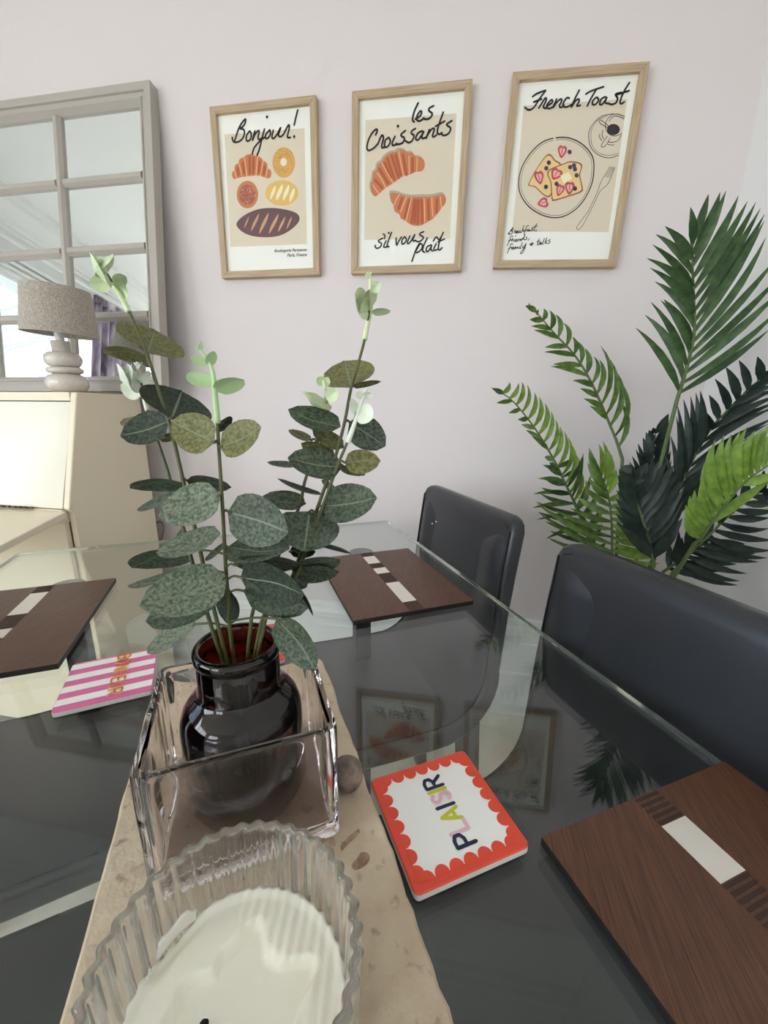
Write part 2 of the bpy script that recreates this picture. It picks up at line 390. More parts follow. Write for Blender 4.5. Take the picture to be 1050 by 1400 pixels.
MB().tube([(-.094, 0, .18), (0, 0, .182), (.094, 0, .18)], .0015, 6).build('shade_spider', 'black_metal', sh)
cb = [LP+V(q) for q in ((.05, .03, .006), (.075, .05, .003), (.085, .09, .003), (.09, .14, .003))]
MB().tube(smooth_line(cb), .002, 8).build('flex', 'cable_plastic', lamp, smooth=True, root=lamp)
# loose cable hanging behind the bureau
pts = [aty(205, 760, 1.36), aty(208, 735, 1.36), aty(212, 718, 1.36), aty(219, 713, 1.36), aty(224, 720, 1.36), aty(222, 735, 1.37), aty(216, 752, 1.37), aty(214, 800, 1.37)]
pts = pts + [V((pts[-1].x, 1.36, .30)), V((pts[-1].x-.02, 1.352, .004))]
o = MB().tube(smooth_line(pts), .0032, 8).build('power_cable', 'cable_plastic', smooth=True)
tag(o, 'thin grey power cable looped behind the bureau against the wall', 'cable')
# ---- glass dining table
tab = thing('dining_table', 'rectangular clear glass dining table with greenish polished edges', 'table', T(-.012, .37, 0))
TU0, TU1, TV0, TV1, TZ = -.51, .440, -.43, 1.1737, .76
m = MB()
cor = []
for (cu, cv, a0) in ((TU1, TV1, 0), (TU0, TV1, 90), (TU0, TV0, 180), (TU1, TV0, 270)):
    R_ = .012; su = -1 if cu > 0 else 1; sv = -1 if cv > 0 else 1
    for k in range(5):
        a = math.radians(a0+k*22.5); cor.append((cu+su*R_+R_*math.cos(a), cv+sv*R_+R_*math.sin(a)))
def rr(inset, z):
    cu, cv = (TU0+TU1)/2, (TV0+TV1)/2; w_, l_ = TU1-TU0, TV1-TV0
    return [T(cu+(a-cu)*(1-2*inset/w_), cv+(b-cv)*(1-2*inset/l_), z) for a, b in cor]
top = MB().rings([rr(.0012, .752), rr(.0012, TZ)], True, True)
top.build('glass_top', 'table_glass', tab, root=tab)
MB().rings([rr(.0010, .7521), rr(0, .7532), rr(0, TZ-.0012), rr(.0010, TZ-.0001)], False, False).build('polished_edge', 'glass_edge', tab, root=tab)
for (u, v) in ((.28, .94), (-.34, .94), (.30, -.29), (-.33, -.29)):
    MB().box(u-.02, u+.02, v-.02, v+.02, 0, .735, T).build('leg', 'dark_table_leg', tab, root=tab, bevel=.003)
    MB().lathe([(.0, .735), (.03, .735), (.03, .7518), (0, .7518)], T(u, v, 0), 24).build('mounting_disc', 'dark_table_leg', tab, root=tab)
# ---- chairs: local +X = outwards (behind the sitter), Y lateral
def rrect(w_, t, r, n=4):
    pts = []
    for cx, cy, a0 in ((w_/2-r, t/2-r, 0), (-w_/2+r, t/2-r, 90), (-w_/2+r, -t/2+r, 180), (w_/2-r, -t/2+r, 270)):
        for k in range(n+1):
            a = math.radians(a0+90*k/n); pts.append((cx+r*math.cos(a), cy+r*math.sin(a)))
    return pts
CHW = .415
def make_chair():
    root = thing('dining_chair', 'x', 'chair', (0, 0, 0), 'black leather dining chairs around the glass table')
    # path of the leather face: seat front -> fillet -> back top
    R_ = .105; path = [(-.43, .464), (-.40, .464), (-.3, .462), (-.2, .460), (-R_-.02, .460)]
    for k in range(1, 9):
        a = math.radians(90*k/8); path.append((-.0-R_+R_*math.sin(a)*1.0, .460+R_-R_*math.cos(a)))
    back = [(.003, .60), (.010, .70), (.020, .79), (.031, .873), (.033, .888), (.0345, .896), (.035, .900)]
    bow = lambda y, t: .022*t*(1-(2*y/CHW)**2)
    def sweep(pts, name, thick, ends):
        rings = []
        for i, (x, z) in enumerate(pts):
            a = V(pts[max(0, i-1)]); b = V(pts[min(len(pts)-1, i+1)]); d = (b-a).normalized(); n = V((-d.y, d.x))   # n points to the sitter side
            wd, th, ri = CHW, thick(i), .012
            sc, tc = ends(i, len(pts))
            sec = rrect(wd*sc, th*tc, min(ri, th*tc*.45))
            tb = max(0, min(1, (z-.47)/.25))
            rings.append([V((x - n.x*th/2 + n.x*q + bow(y, tb), y, z - n.y*th/2 + n.y*q)) for y, q in sec])
        return MB().rings(rings).build(name, 'black_leather', root, smooth=True, auto=60)
    sweep(path, 'seat', lambda i: .05 if i < 6 else .05-.002*(i-5), lambda i, n: ((.965, .5) if i == 0 else (1, 1)))
    def bend(i, n):
        return {n-1: (.86, .45), n-2: (.93, .8), n-3: (.972, .95), n-4: (1, 1)}.get(i, (1, 1))
    sweep([path[-1]] + back, 'backrest', lambda i: .034, bend)
    # padded cushion on the front of the back, set in from the welted edge
    prf = path[6:] + back[:4]; acc = [0]
    for a, b in zip(prf[:-1], prf[1:]): acc.append(acc[-1]+math.hypot(b[0]-a[0], b[1]-a[1]))
    NU, NW = 26, 22; grid = []
    for i in range(NU+1):
        s_ = acc[-1]*i/NU; k = max(j for j in range(len(acc)) if acc[j] <= s_+1e-9); k = min(k, len(prf)-2); f = (s_-acc[k])/(acc[k+1]-acc[k])
        x = prf[k][0]+(prf[k+1][0]-prf[k][0])*f; z = prf[k][1]+(prf[k+1][1]-prf[k][1])*f
        dx, dz = prf[k+1][0]-prf[k][0], prf[k+1][1]-prf[k][1]; L_ = math.hypot(dx, dz); nx, nz = -dz/L_, dx/L_
        tb = max(0, min(1, (z-.47)/.25)); row = []
        for j in range(NW+1):
            q = 2*j/NW-1; y = q*(CHW/2-.015)*(1-.03*max(0, (i/NU-.93)/.07)**2)
            e = min(1, (1-abs(q))*CHW/2/.035); e2 = min(1, (1-i/NU)*acc[-1]/.05, i/NU*acc[-1]/.09+.0); pf = math.sin(e*1.5708)*math.sin(max(0, e2)*1.5708)
            row.append((x+nx*(.0125*pf+.0004)+bow(y, tb), y, z+nz*(.0125*pf+.0004)))
        grid.append(row)
    MB().rings(grid, False, False, closed=False).build('back_cushion', 'black_leather', root, smooth=True)
    # seam piping on the front of the back and seat
    ins = .016
    L = [(x, z) for x, z in path[2:]+back[:4]]
    for sgn in (1, -1):
        pts = []
        for i, (x, z) in enumerate(L):
            y = sgn*(CHW/2-ins*.55); tb = max(0, min(1, (z-.47)/.25)); pts.append(V((x-.0006+bow(y, tb), y, z+.0008)))
        MB().tube(pts, .0016, 6).build('seam', 'leather_seam', root, smooth=True)
    pts = []
    for k in range(25):
        y = (CHW-ins*2.2)*(k/24-.5); e = abs(k/24-.5)*2; z = .888-.010*max(0, (e-.88)/.12)
        pts.append(V((.0315+bow(y, 1), y, z)))
    MB().tube(pts, .0016, 6).build('seam', 'leather_seam', root, smooth=True)
    for sx, sy in ((-.40, 1), (-.40, -1), (-.005, 1), (-.005, -1)):
        y = sy*(CHW/2-.06); sl = .03 if sx > -.1 else -.01
        r = []
        for z, q in ((.44, .021), (.3, .02), (.02, .015), (0, .015)):
            t = (.44-z)/.44; x = sx+sl*t
            r.append([(x+a*q, y+b*q, z) for a, b in ((1, 1), (-1, 1), (-1, -1), (1, -1))][::-1])
        MB().rings(r[::-1]).build('leg', 'black_leather', root)
    return root
ch0 = make_chair()
def rot2(a, u, v): a = math.radians(a); return V((math.cos(a)*u-math.sin(a)*v, math.sin(a)*u+math.cos(a)*v, 0))
spots = [(29, .446, .836, 'black leather dining chair by the mat nearest the picture wall, pale specks on its back'),
         (30, .450, .2945, 'black leather dining chair in front of the potted palm, back turned to the leaves'),
         (37+180, .462, -.803, 'black leather dining chair tucked under the table below the pink striped coaster'),
         (35+180, .514, -.329, 'black leather dining chair tucked under the table beside the beige stone slab')]
for i, (a, u, v, lab) in enumerate(spots):
    c_ = ch0 if i == 0 else copy_tree(ch0)
    c_.location = rot2(a, u, v); c_.rotation_euler = (0, 0, math.radians(a)); c_['label'] = lab

from mathutils.bvhtree import BVHTree
cu = [o for o in ch0.children if o.name.startswith('back_cushion')][0]
MW_ = Matrix.Translation(ch0.location) @ Matrix.Rotation(math.radians(spots[0][0]), 4, 'Z')
bv = BVHTree.FromPolygons([MW_ @ q.co for q in cu.data.vertices], [tuple(f.vertices) for f in cu.data.polygons])
mat('pale_speck', (236, 238, 242), .5)
for px, py, ln_ in ((604.8, 701.8, 3.2), (596.8, 713.4, 1.8), (606, 715.7, 2.2), (591.4, 716, 1.4)):
    hp = [bv.ray_cast(V((0, 0, CZ)), ray(px+ln_*.2*k, py-ln_*k).normalized()) for k in (-.5, 0, .5)]
    if all(q[0] is not None for q in hp):
        o = MB().tube([MW_.inverted() @ (q[0]+q[1].normalized()*(.0012 if q[1].dot(V((0, 0, CZ))-q[0]) > 0 else -.0012)) for q in hp], [.0010, .0022, .0014], 6).build('speck', 'pale_speck', ch0, smooth=True)
# ================================================================== framed prints
def oak(name, scale):
    m = mat(name, (200, 176, 146), .5, var=(7, 5, 1.4), rgb2=(172, 148, 118), scale=scale, bump=(30, .03)); return m
oak('oak_horizontal', (1.5, 30, 60)); oak('oak_vertical', (60, 30, 1.5))
mat('print_paper', (246, 245, 238), .8, spec=.2); mat('print_beige', (226, 213, 192), .85, spec=.2)
mat('ink', (44, 40, 42), .8, spec=.2); mat('ink_brown', (128, 70, 46), .8, spec=.2)
for nm, c in dict(pastry=(206, 128, 88), pastry_dark=(182, 96, 66), pastry_seam=(246, 196, 150), shadow_grey=(178, 172, 154), bagel=(222, 172, 100), seed=(140, 84, 40),
                  bun=(204, 134, 92), bun_mid=(176, 98, 80), sugar=(238, 206, 190), loaf=(230, 190, 112), loaf_cut=(250, 236, 202), rye=(112, 84, 90), rye_cut=(214, 166, 124),
                  toast=(236, 204, 146), crust=(158, 92, 62), berry=(200, 84, 92), berry_light=(240, 178, 178), blueberry=(70, 70, 100), butter=(248, 240, 200), coffee=(56, 46, 58), hole=(240, 232, 214)).items():
    mat('print_'+nm, c, .85, spec=.2)
PY = 1.3785     # plane of the prints
NY = V((0, -1, 0))
FRW, FRH, FB = .333, .462, .0195
class Art:
    """flat print work traced on the print plane from a crop of the picture (origin ox, oy, magnification s)"""
    def __init__(s, root, sheet): s.root = root; s.sheet = sheet; s.k = 0
    def crop(s, ox, oy, sc): s.o = (ox, oy, sc); return s
    def P(s, pts, lift): return [aty(s.o[0]+q[0]/s.o[2], s.o[1]+q[1]/s.o[2], PY-lift) for q in pts]
    def poly(s, pts, m, name, lift=.0003, curve=False):
        w_ = s.P(pts, lift)
        if curve: w_ = smooth_line(w_, 4, True)
        return MB().poly(w_).build(name, m, s.sheet, root=s.root)
    def ell(s, cx, cy, rx, ry, m, name, lift=.0003, rot=0, n=28):
        a = math.radians(rot)
        pts = [(cx+rx*math.cos(t)*math.cos(a)-ry*math.sin(t)*math.sin(a), cy+rx*math.cos(t)*math.sin(a)+ry*math.sin(t)*math.cos(a)) for t in [2*math.pi*k/n for k in range(n)]]
        return s.poly(pts, m, name, lift)
    def strokes(s, lst, wid, m, name, lift=.0006, closed=False):
        mb = MB()
        for st in lst:
            if len(st) == 1:
                c = s.P(st, lift)[0]; mb.poly([c+V((math.cos(t), 0, math.sin(t)))*wid*.75 for t in [math.pi*k/5 for k in range(10)]])
            else: mb.ribbon(smooth_line(s.P(st, lift), 5, closed), wid, NY)
        return mb.build(name, m, s.sheet, root=s.root)
def frame(cx, cz, ang, label):
    root = thing('framed_print', label, 'picture', (cx, WY, cz-FRH/2), 'light oak framed bakery prints on the wall')
    ca, sa = math.cos(ang), math.sin(ang)
    def Q(x, z, y): return V((cx+ca*x-sa*z, y, cz+sa*x+ca*z))
    W2_, H2_ = FRW/2, FRH/2; yf = 1.3677
    out = [(-W2_, -H2_), (W2_, -H2_), (W2_, H2_), (-W2_, H2_)]; inn = [(-W2_+FB, -H2_+FB), (W2_-FB, -H2_+FB), (W2_-FB, H2_-FB), (-W2_+FB, H2_-FB)]
    for k in range(4):
        a, b, c, d = out[k], out[(k+1) % 4], inn[(k+1) % 4], inn[k]
        vs_ = [Q(*q, y) for y in (yf, WY-.0005) for q in (a, b, c, d)]
        o = MB().add(vs_, [(0, 1, 2, 3), (7, 6, 5, 4), (0, 4, 5, 1), (1, 5, 6, 2), (2, 6, 7, 3), (3, 7, 4, 0)]).build('frame_rail', 'oak_horizontal' if k % 2 == 0 else 'oak_vertical', root, root=root, bevel=.0012)
    w_, h_ = W2_-FB+.003, H2_-FB+.003
    sheet = MB().add([Q(x, z, y) for y in (PY, PY+.003) for x, z in ((-w_, -h_), (w_, -h_), (w_, h_), (-w_, h_))], [(0, 1, 2, 3), (7, 6, 5, 4), (0, 4, 5, 1), (1, 5, 6, 2), (2, 6, 7, 3), (3, 7, 4, 0)]).build('print_sheet', 'print_paper', root, root=root)
    MB().poly([Q(x, z, 1.3745) for x, z in ((-w_, -h_), (w_, -h_), (w_, h_), (-w_, h_))]).build('glazing', 'picture_glass', root, root=root)
    return root, sheet
def croissant(A, outline, seams, m='print_pastry', lift=.0004, shade=()):
    A.poly(outline, m, 'croissant', lift, True)
    A.strokes([list(s_) for s_ in shade], .0075, 'print_pastry_dark', 'croissant_shading', lift+.0002)
    A.strokes([list(s_) for s_ in seams], .0022, 'print_pastry_seam', 'croissant_seam', lift+.0004)
LW = .0052
# --- print 1: Bonjour!
root, sheet = frame(-.6156, CZ+.6382, -.0099, 'oak framed print of breads and pastries with Bonjour! lettering')
A = Art(root, sheet).crop(270, 110, 4.826)
A.poly([(178, 357), (705, 315), (722, 1080), (218, 1098)], 'print_beige', 'colour_panel', .0002)
A.crop(310, 195, 9.545)
croissant(A, [(68, 420), (80, 372), (100, 360), (108, 300), (150, 262), (170, 215), (225, 185), (260, 160), (330, 148), (380, 175), (440, 190), (480, 235), (525, 270), (535, 335), (575, 360), (580, 430), (550, 465), (505, 460), (440, 435), (380, 430), (270, 440), (200, 450), (130, 465), (100, 480), (75, 450)],
          [((98, 360), (115, 410), (125, 470)), ((155, 260), (180, 350), (200, 450)), ((228, 185), (245, 300), (265, 440)), ((400, 180), (392, 300), (380, 430)), ((475, 235), (460, 320), (438, 430)), ((530, 340), (520, 400), (505, 455))],
          shade=[((300, 190), (300, 400)), ((350, 200), (345, 400)), ((210, 260), (225, 400)), ((430, 250), (418, 390)), ((140, 330), (155, 420)), ((495, 310), (485, 410))])
A.ell(745, 260, 148, 200, 'print_bagel', 'bagel'); A.ell(742, 252, 42, 52, 'print_hole', 'bagel_hole', .0006)
rnd = random.Random(3); sd = []
for k in range(90):
    t = rnd.random()*6.283; q = .42+.5*rnd.random(); sd.append([(745+148*q*math.cos(t), 260+200*q*math.sin(t))])
A.strokes(sd, .0011, 'print_seed', 'bagel_seeds', .0007)
A.ell(270, 678, 140, 180, 'print_bun', 'bun'); A.ell(270, 680, 105, 132, 'print_bun_mid', 'bun_centre', .0005)
A.strokes([[(270+105*math.sqrt(rnd.random())*math.cos(t), 680+140*math.sqrt(rnd.random())*math.sin(t))] for t in [rnd.random()*6.28 for _ in range(60)]], .0013, 'print_sugar', 'bun_sugar', .0007)
A.ell(720, 658, 215, 168, 'print_loaf', 'loaf')
for x0, y0, x1, y1, wv in ((635, 560, 570, 745, 26), (725, 545, 650, 755, 32), (810, 550, 740, 755, 30), (880, 590, 825, 775, 28)):
    mx_, my_ = (x0+x1)/2, (y0+y1)/2; A.poly([(x0, y0), (mx_+wv, my_-10), (x1, y1), (mx_-wv, my_+10)], 'print_loaf_cut', 'loaf_slash', .0005, True)
A.poly([(128, 1055), (180, 985), (290, 915), (430, 865), (590, 852), (740, 868), (880, 905), (945, 960), (940, 1030), (870, 1110), (760, 1185), (640, 1225), (500, 1235), (340, 1220), (220, 1175), (145, 1110)], 'print_rye', 'rye_loaf', .0003, True)
for x0, y0, x1, y1, wv in ((288, 965, 228, 1120, 14), (420, 928, 318, 1155, 24), (545, 918, 425, 1190, 28), (675, 930, 552, 1188, 28), (762, 965, 672, 1165, 22), (848, 962, 782, 1132, 16)):
    mx_, my_ = (x0+x1)/2, (y0+y1)/2; A.poly([(x0, y0), (mx_+wv, my_-10), (x1, y1), (mx_-wv, my_+10)], 'print_rye_cut', 'rye_slash', .0005, True)
A.crop(305, 145, 8.75)
A.strokes([[(108, 375), (116, 410), (135, 432), (190, 425), (238, 380), (256, 320), (242, 278), (200, 268), (238, 243), (264, 200), (268, 157), (235, 188), (195, 250), (165, 330), (135, 428)],
           [(318, 298), (282, 350), (278, 405), (300, 420), (330, 390), (336, 330), (318, 298)], [(380, 298), (350, 415), (376, 350), (412, 300), (432, 302), (418, 375), (432, 402), (470, 378)],
           [(495, 275), (470, 370), (435, 510), (405, 592)], [(350, 572), (372, 500), (440, 420), (500, 372)], [(525, 130)],
           [(555, 288), (512, 340), (510, 385), (540, 380), (568, 330), (558, 285)], [(600, 290), (585, 370), (606, 386), (650, 330), (690, 255), (662, 345), (690, 365), (725, 335)],
           [(725, 335), (780, 230), (792, 262), (770, 368), (805, 375)], [(893, 48), (872, 130), (850, 228)], [(850, 365)]], LW, 'ink', 'lettering', .0009)
def small_text(body, px, py, px2, py2, size, root, sheet, shear=.35):
    cu = bpy.data.curves.new('caption', 'FONT'); cu.body = body; cu.size = size; cu.shear = shear; cu.offset = .00012
    ob = bpy.data.objects.new('caption', cu); COL.objects.link(ob); bpy.context.view_layer.update()
    dg = bpy.context.evaluated_depsgraph_get(); me = bpy.data.meshes.new_from_object(ob.evaluated_get(dg)); bpy.data.objects.remove(ob, do_unlink=True)
    a, b = aty(px, py, PY-.0008), aty(px2, py2, PY-.0008); d = (b-a); xs = [v.co.x for v in me.vertices]; k = d.length/(max(xs)-min(xs)); d.normalize(); up = V((-d.z, 0, d.x))
    x0 = min(xs)
    for v in me.vertices: v.co = a + d*((v.co.x-x0)*k) + up*(v.co.y*k) - V(root.location)
    me.materials.clear(); me.materials.append(MATS['ink']); o = bpy.data.objects.new('caption', me); COL.objects.link(o); o.parent = sheet
small_text('Boulangerie Parisienne', 375, 344.7, 419.5, 343.2, .012, root, sheet); small_text('Paris, France', 392.5, 351, 419.5, 350, .012, root, sheet)
# --- print 2: les croissants
root, sheet = frame(-.1788, CZ+.6317, -.0175, 'oak framed print of two croissants lettered les Croissants')
A = Art(root, sheet).crop(465, 90, 4.665)
A.poly([(162, 347), (742, 303), (700, 1102), (155, 1110)], 'print_beige', 'colour_panel', .0002)
A.crop(495, 195, 8.4)
c1 = [(100, 480), (118, 440), (130, 350), (165, 320), (180, 250), (225, 220), (260, 165), (330, 115), (385, 105), (430, 78), (490, 85), (525, 115), (580, 115), (620, 160), (680, 170), (718, 220), (715, 290), (680, 330), (620, 335), (545, 370), (475, 385), (360, 465), (280, 515), (215, 570), (160, 615), (125, 600), (105, 550)]
c2 = [(322, 600), (345, 575), (420, 585), (470, 605), (560, 625), (700, 620), (800, 620), (890, 600), (935, 600), (965, 650), (950, 710), (915, 745), (880, 800), (830, 855), (800, 885), (735, 920), (680, 950), (600, 955), (540, 930), (490, 895), (445, 870), (425, 820), (375, 790), (365, 720), (335, 680)]
A.poly([(x-16, y-20) for x, y in c1], 'print_shadow_grey', 'croissant_shadow', .0003, True); A.poly([(x-8, y-28) for x, y in c2], 'print_shadow_grey', 'croissant_shadow', .0003, True)
croissant(A, c1, [((125, 485), (155, 535), (190, 580)), ((170, 345), (230, 430), (270, 520)), ((225, 230), (290, 350), (355, 462)), ((420, 95), (445, 230), (475, 380)), ((540, 150), (540, 260), (542, 365)), ((632, 180), (630, 260), (625, 330))],
          shade=[((290, 180), (370, 420)), ((340, 150), (420, 400)), ((385, 140), (445, 370)), ((470, 140), (510, 370)), ((200, 300), (300, 470)), ((150, 430), (230, 520)), ((580, 180), (580, 330)), ((260, 230), (330, 400))], lift=.0006)
croissant(A, c2, [((430, 595), (395, 650), (370, 715)), ((512, 620), (475, 710), (440, 800)), ((570, 630), (535, 770), (505, 905)), ((712, 640), (718, 780), (720, 915)), ((802, 630), (805, 740), (815, 850)), ((900, 620), (905, 690), (910, 740))],
          shade=[((600, 660), (570, 920)), ((650, 660), (640, 930)), ((685, 660), (690, 920)), ((540, 660), (490, 860)), ((760, 660), (765, 880)), ((860, 650), (855, 800)), ((460, 640), (420, 760)), ((620, 660), (605, 920))], lift=.0006)
A.crop(490, 135, 7)
A.strokes([[(572, 40), (535, 120), (518, 200), (535, 222)], [(545, 195), (590, 165), (605, 130), (590, 120), (562, 165), (562, 205), (590, 212), (625, 188)], [(720, 68), (680, 90), (676, 115), (706, 142), (690, 180), (650, 197), (622, 185)],
           [(165, 345), (180, 310), (170, 292), (130, 330), (95, 400), (82, 470), (100, 495), (150, 470), (190, 425)], [(185, 435), (222, 352), (240, 375), (225, 440), (226, 468), (248, 465)], [(290, 370), (256, 402), (252, 460), (282, 455), (306, 410), (292, 372)],
           [(350, 360), (325, 420), (332, 446), (380, 432)], [(378, 262)], [(450, 305), (410, 340), (415, 360), (440, 376), (425, 420), (380, 437), (360, 428)], [(545, 285), (510, 310), (510, 335), (532, 352), (515, 400), (480, 420), (450, 402)],
           [(612, 308), (570, 330), (548, 380), (570, 395), (605, 350), (626, 310), (606, 360), (616, 380), (645, 370)], [(680, 295), (645, 385), (672, 330), (710, 285), (726, 295), (710, 350), (722, 365), (748, 345)],
           [(812, 130), (780, 220), (755, 310), (772, 340), (800, 325)], [(738, 264), (825, 215)], [(895, 210), (850, 240), (850, 256), (882, 282), (865, 330), (820, 352), (788, 332)]], LW, 'ink', 'lettering', .001)
A.crop(505, 305, 8.75)
A.strokes([[(160, 180), (115, 205), (110, 222), (145, 246), (130, 285), (90, 302), (68, 282), (72, 265)], [(165, 130), (186, 150), (180, 185)], [(200, 210), (172, 275), (182, 290), (228, 280)], [(232, 118)], [(265, 110), (225, 215), (212, 270), (235, 282)],
           [(320, 178), (325, 265), (350, 220), (385, 165)], [(422, 163), (390, 205), (392, 250), (420, 240), (443, 200), (428, 165)], [(485, 155), (455, 230), (470, 245), (510, 195), (545, 135), (520, 200), (532, 215), (555, 205)],
           [(650, 102), (605, 125), (605, 142), (646, 168), (625, 205), (580, 223), (550, 206)], [(602, 240), (560, 310), (510, 455)], [(560, 330), (600, 256), (632, 256), (625, 310), (580, 350), (553, 350)], [(692, 178), (650, 270), (638, 330), (660, 350)],
           [(738, 260), (690, 285), (680, 330), (700, 340), (730, 300), (746, 265), (735, 310), (757, 335)], [(800, 245), (770, 310), (782, 328), (820, 310)], [(765, 215), (800, 165), (830, 200), (850, 178)], [(885, 110), (840, 215), (825, 300), (840, 322), (870, 295)], [(820, 225), (900, 190)]], LW*.82, 'ink', 'lettering', .001)
# --- print 3: French Toast
root, sheet = frame(.2529, CZ+.6263, -.0391, 'oak framed print of a plate of toast lettered French Toast')
A = Art(root, sheet).crop(660, 70, 4.375)
A.poly([(245, 325), (865, 285), (752, 1082), (178, 1078)], 'print_beige', 'colour_panel', .0002)
A.crop(700, 145, 6.5625)
pl = [(395, 285), (520, 288), (640, 350), (720, 450), (735, 560), (715, 700), (640, 850), (540, 950), (420, 1000), (290, 985), (160, 910), (80, 800), (60, 690), (85, 560), (160, 430), (270, 325)]
A.strokes([pl], .0028, 'ink', 'plate_outline', .0005, True)
A.strokes([[(400+(x-400)*.945, 640+(y-640)*.945) for x, y in pl]], .0010, 'ink', 'plate_rim', .0005, True)
def toast(pts, m1='print_crust', m2='print_toast', l=.0004):
    cx_, cy_ = sum(q[0] for q in pts)/len(pts), sum(q[1] for q in pts)/len(pts)
    A.poly(pts, m1, 'toast_crust', l, True); A.poly([(cx_+(x-cx_)*.93, cy_+(y-cy_)*.93) for x, y in pts], m2, 'toast_crumb', l+.0002, True)
toast([(345, 432), (385, 480), (440, 525), (400, 620), (350, 800), (300, 810), (240, 760), (200, 725), (150, 715), (155, 680), (220, 560), (300, 450)])
toast([(320, 590), (350, 560), (450, 520), (520, 495), (600, 505), (630, 535), (612, 620), (632, 720), (625, 770), (500, 815), (380, 850), (355, 830), (345, 690), (318, 620)], l=.0007)
def straw(cx, cy, sx, sy, r, l=.0011):
    a = math.radians(r); sh_ = [(-.9, -.55), (-.45, -1), (0, -.85), (.45, -1), (.9, -.55), (.75, .2), (0, 1.1), (-.75, .2)]
    f = lambda x, y: (cx+x*sx*math.cos(a)-y*sy*math.sin(a), cy+x*sx*math.sin(a)+y*sy*math.cos(a))
    A.poly([f(*q) for q in sh_], 'print_berry', 'strawberry', l, True); A.poly([f(x*.6, y*.6) for x, y in sh_], 'print_berry_light', 'strawberry_centre', l+.0002, True); A.strokes([[f(-.05, -.45), f(.0, .35)]], .0022, 'print_berry', 'strawberry_core', l+.0003)
straw(450, 408, 44, 55, 8); straw(245, 640, 46, 58, -10); straw(395, 610, 58, 52, 30); straw(430, 755, 40, 52, 20); straw(517, 735, 48, 56, 5); straw(278, 868, 50, 46, 75)
for q in ((330, 508), (308, 558), (517, 412), (305, 725), (522, 548), (556, 532), (565, 566), (580, 622), (400, 698), (565, 740)): A.ell(q[0], q[1], 19, 21, 'print_blueberry', 'blueberry', .0013, n=14)
A.poly([(428, 622), (508, 592), (542, 650), (465, 698)], 'print_butter', 'butter_pat', .0011)
A.strokes([[(910, 68), (800, 95), (720, 170), (688, 250), (700, 350), (740, 410), (800, 450), (880, 465), (955, 440)], [(1010, 95), (950, 72), (890, 85), (850, 130), (838, 190), (870, 250), (930, 268), (985, 245)], [(1005, 115), (950, 90), (900, 100), (870, 140)],
           [(855, 270), (800, 355), (832, 362), (880, 290)], [(790, 130), (790, 155), (850, 190), (885, 240)], [(800, 125), (850, 165), (880, 200)], [(980, 260), (950, 310), (900, 325), (860, 322)], [(785, 255), (788, 285), (805, 310)], [(815, 215), (808, 260), (822, 295)], [(860, 345), (900, 350), (915, 345)]], .0016, 'ink', 'cup_drawing', .0006)
A.strokes([[(850, 90), (770, 130), (720, 200), (708, 270), (720, 350), (760, 405), (830, 440), (900, 440), (960, 420)]], .0009, 'ink', 'saucer_rim', .0006)
A.strokes([[(705+8*math.sin(k), 200+k*14)] for k in range(14)] + [[(780+k*14, 432+6*math.sin(k))] for k in range(12)] + [[(760+12*k, 140-7*k)] for k in range(9)], .0007, 'ink', 'saucer_dots', .0006)
A.ell(910, 210, 58, 50, 'print_coffee', 'coffee', .0004)
A.strokes([[(880, 540), (850, 590), (820, 640), (790, 700), (770, 760), (690, 930), (620, 1030), (580, 1090), (600, 1108), (640, 1060), (720, 910), (790, 765), (850, 710), (890, 640), (922, 550)], [(895, 545), (838, 635)], [(905, 548), (855, 640)], [(915, 552), (872, 645)]], .0013, 'ink', 'fork_drawing', .0006)
A.crop(710, 105, 6.5625)
A.strokes([[(120, 178), (160, 150), (235, 122)], [(235, 125), (180, 200), (130, 275), (85, 297), (50, 275)], [(130, 226), (200, 200)], [(175, 280), (232, 192), (240, 215), (215, 268), (238, 285)], [(250, 262), (295, 230), (290, 206), (256, 240), (246, 275), (275, 285), (310, 262)],
           [(335, 200), (300, 280), (332, 235), (370, 200), (380, 215), (360, 260), (376, 275), (400, 255)], [(448, 192), (425, 190), (395, 235), (396, 266), (430, 270), (465, 250)], [(538, 120), (500, 195), (465, 275), (500, 222), (530, 200), (536, 220), (516, 260), (548, 256)],
           [(597, 155), (650, 125), (755, 90)], [(690, 115), (640, 200), (610, 262)], [(692, 184), (660, 215), (658, 248), (685, 246), (711, 210), (700, 186)], [(772, 180), (735, 200), (722, 245), (745, 245), (775, 205), (786, 180), (771, 230), (800, 240)],
           [(915, 140), (866, 155), (870, 172), (882, 197), (865, 235), (825, 248), (800, 236)], [(988, 52), (935, 140), (905, 220), (916, 242), (942, 225)], [(870, 162), (985, 125)]], LW*.9, 'ink', 'lettering', .0009)
A.crop(685, 300, 13.125)
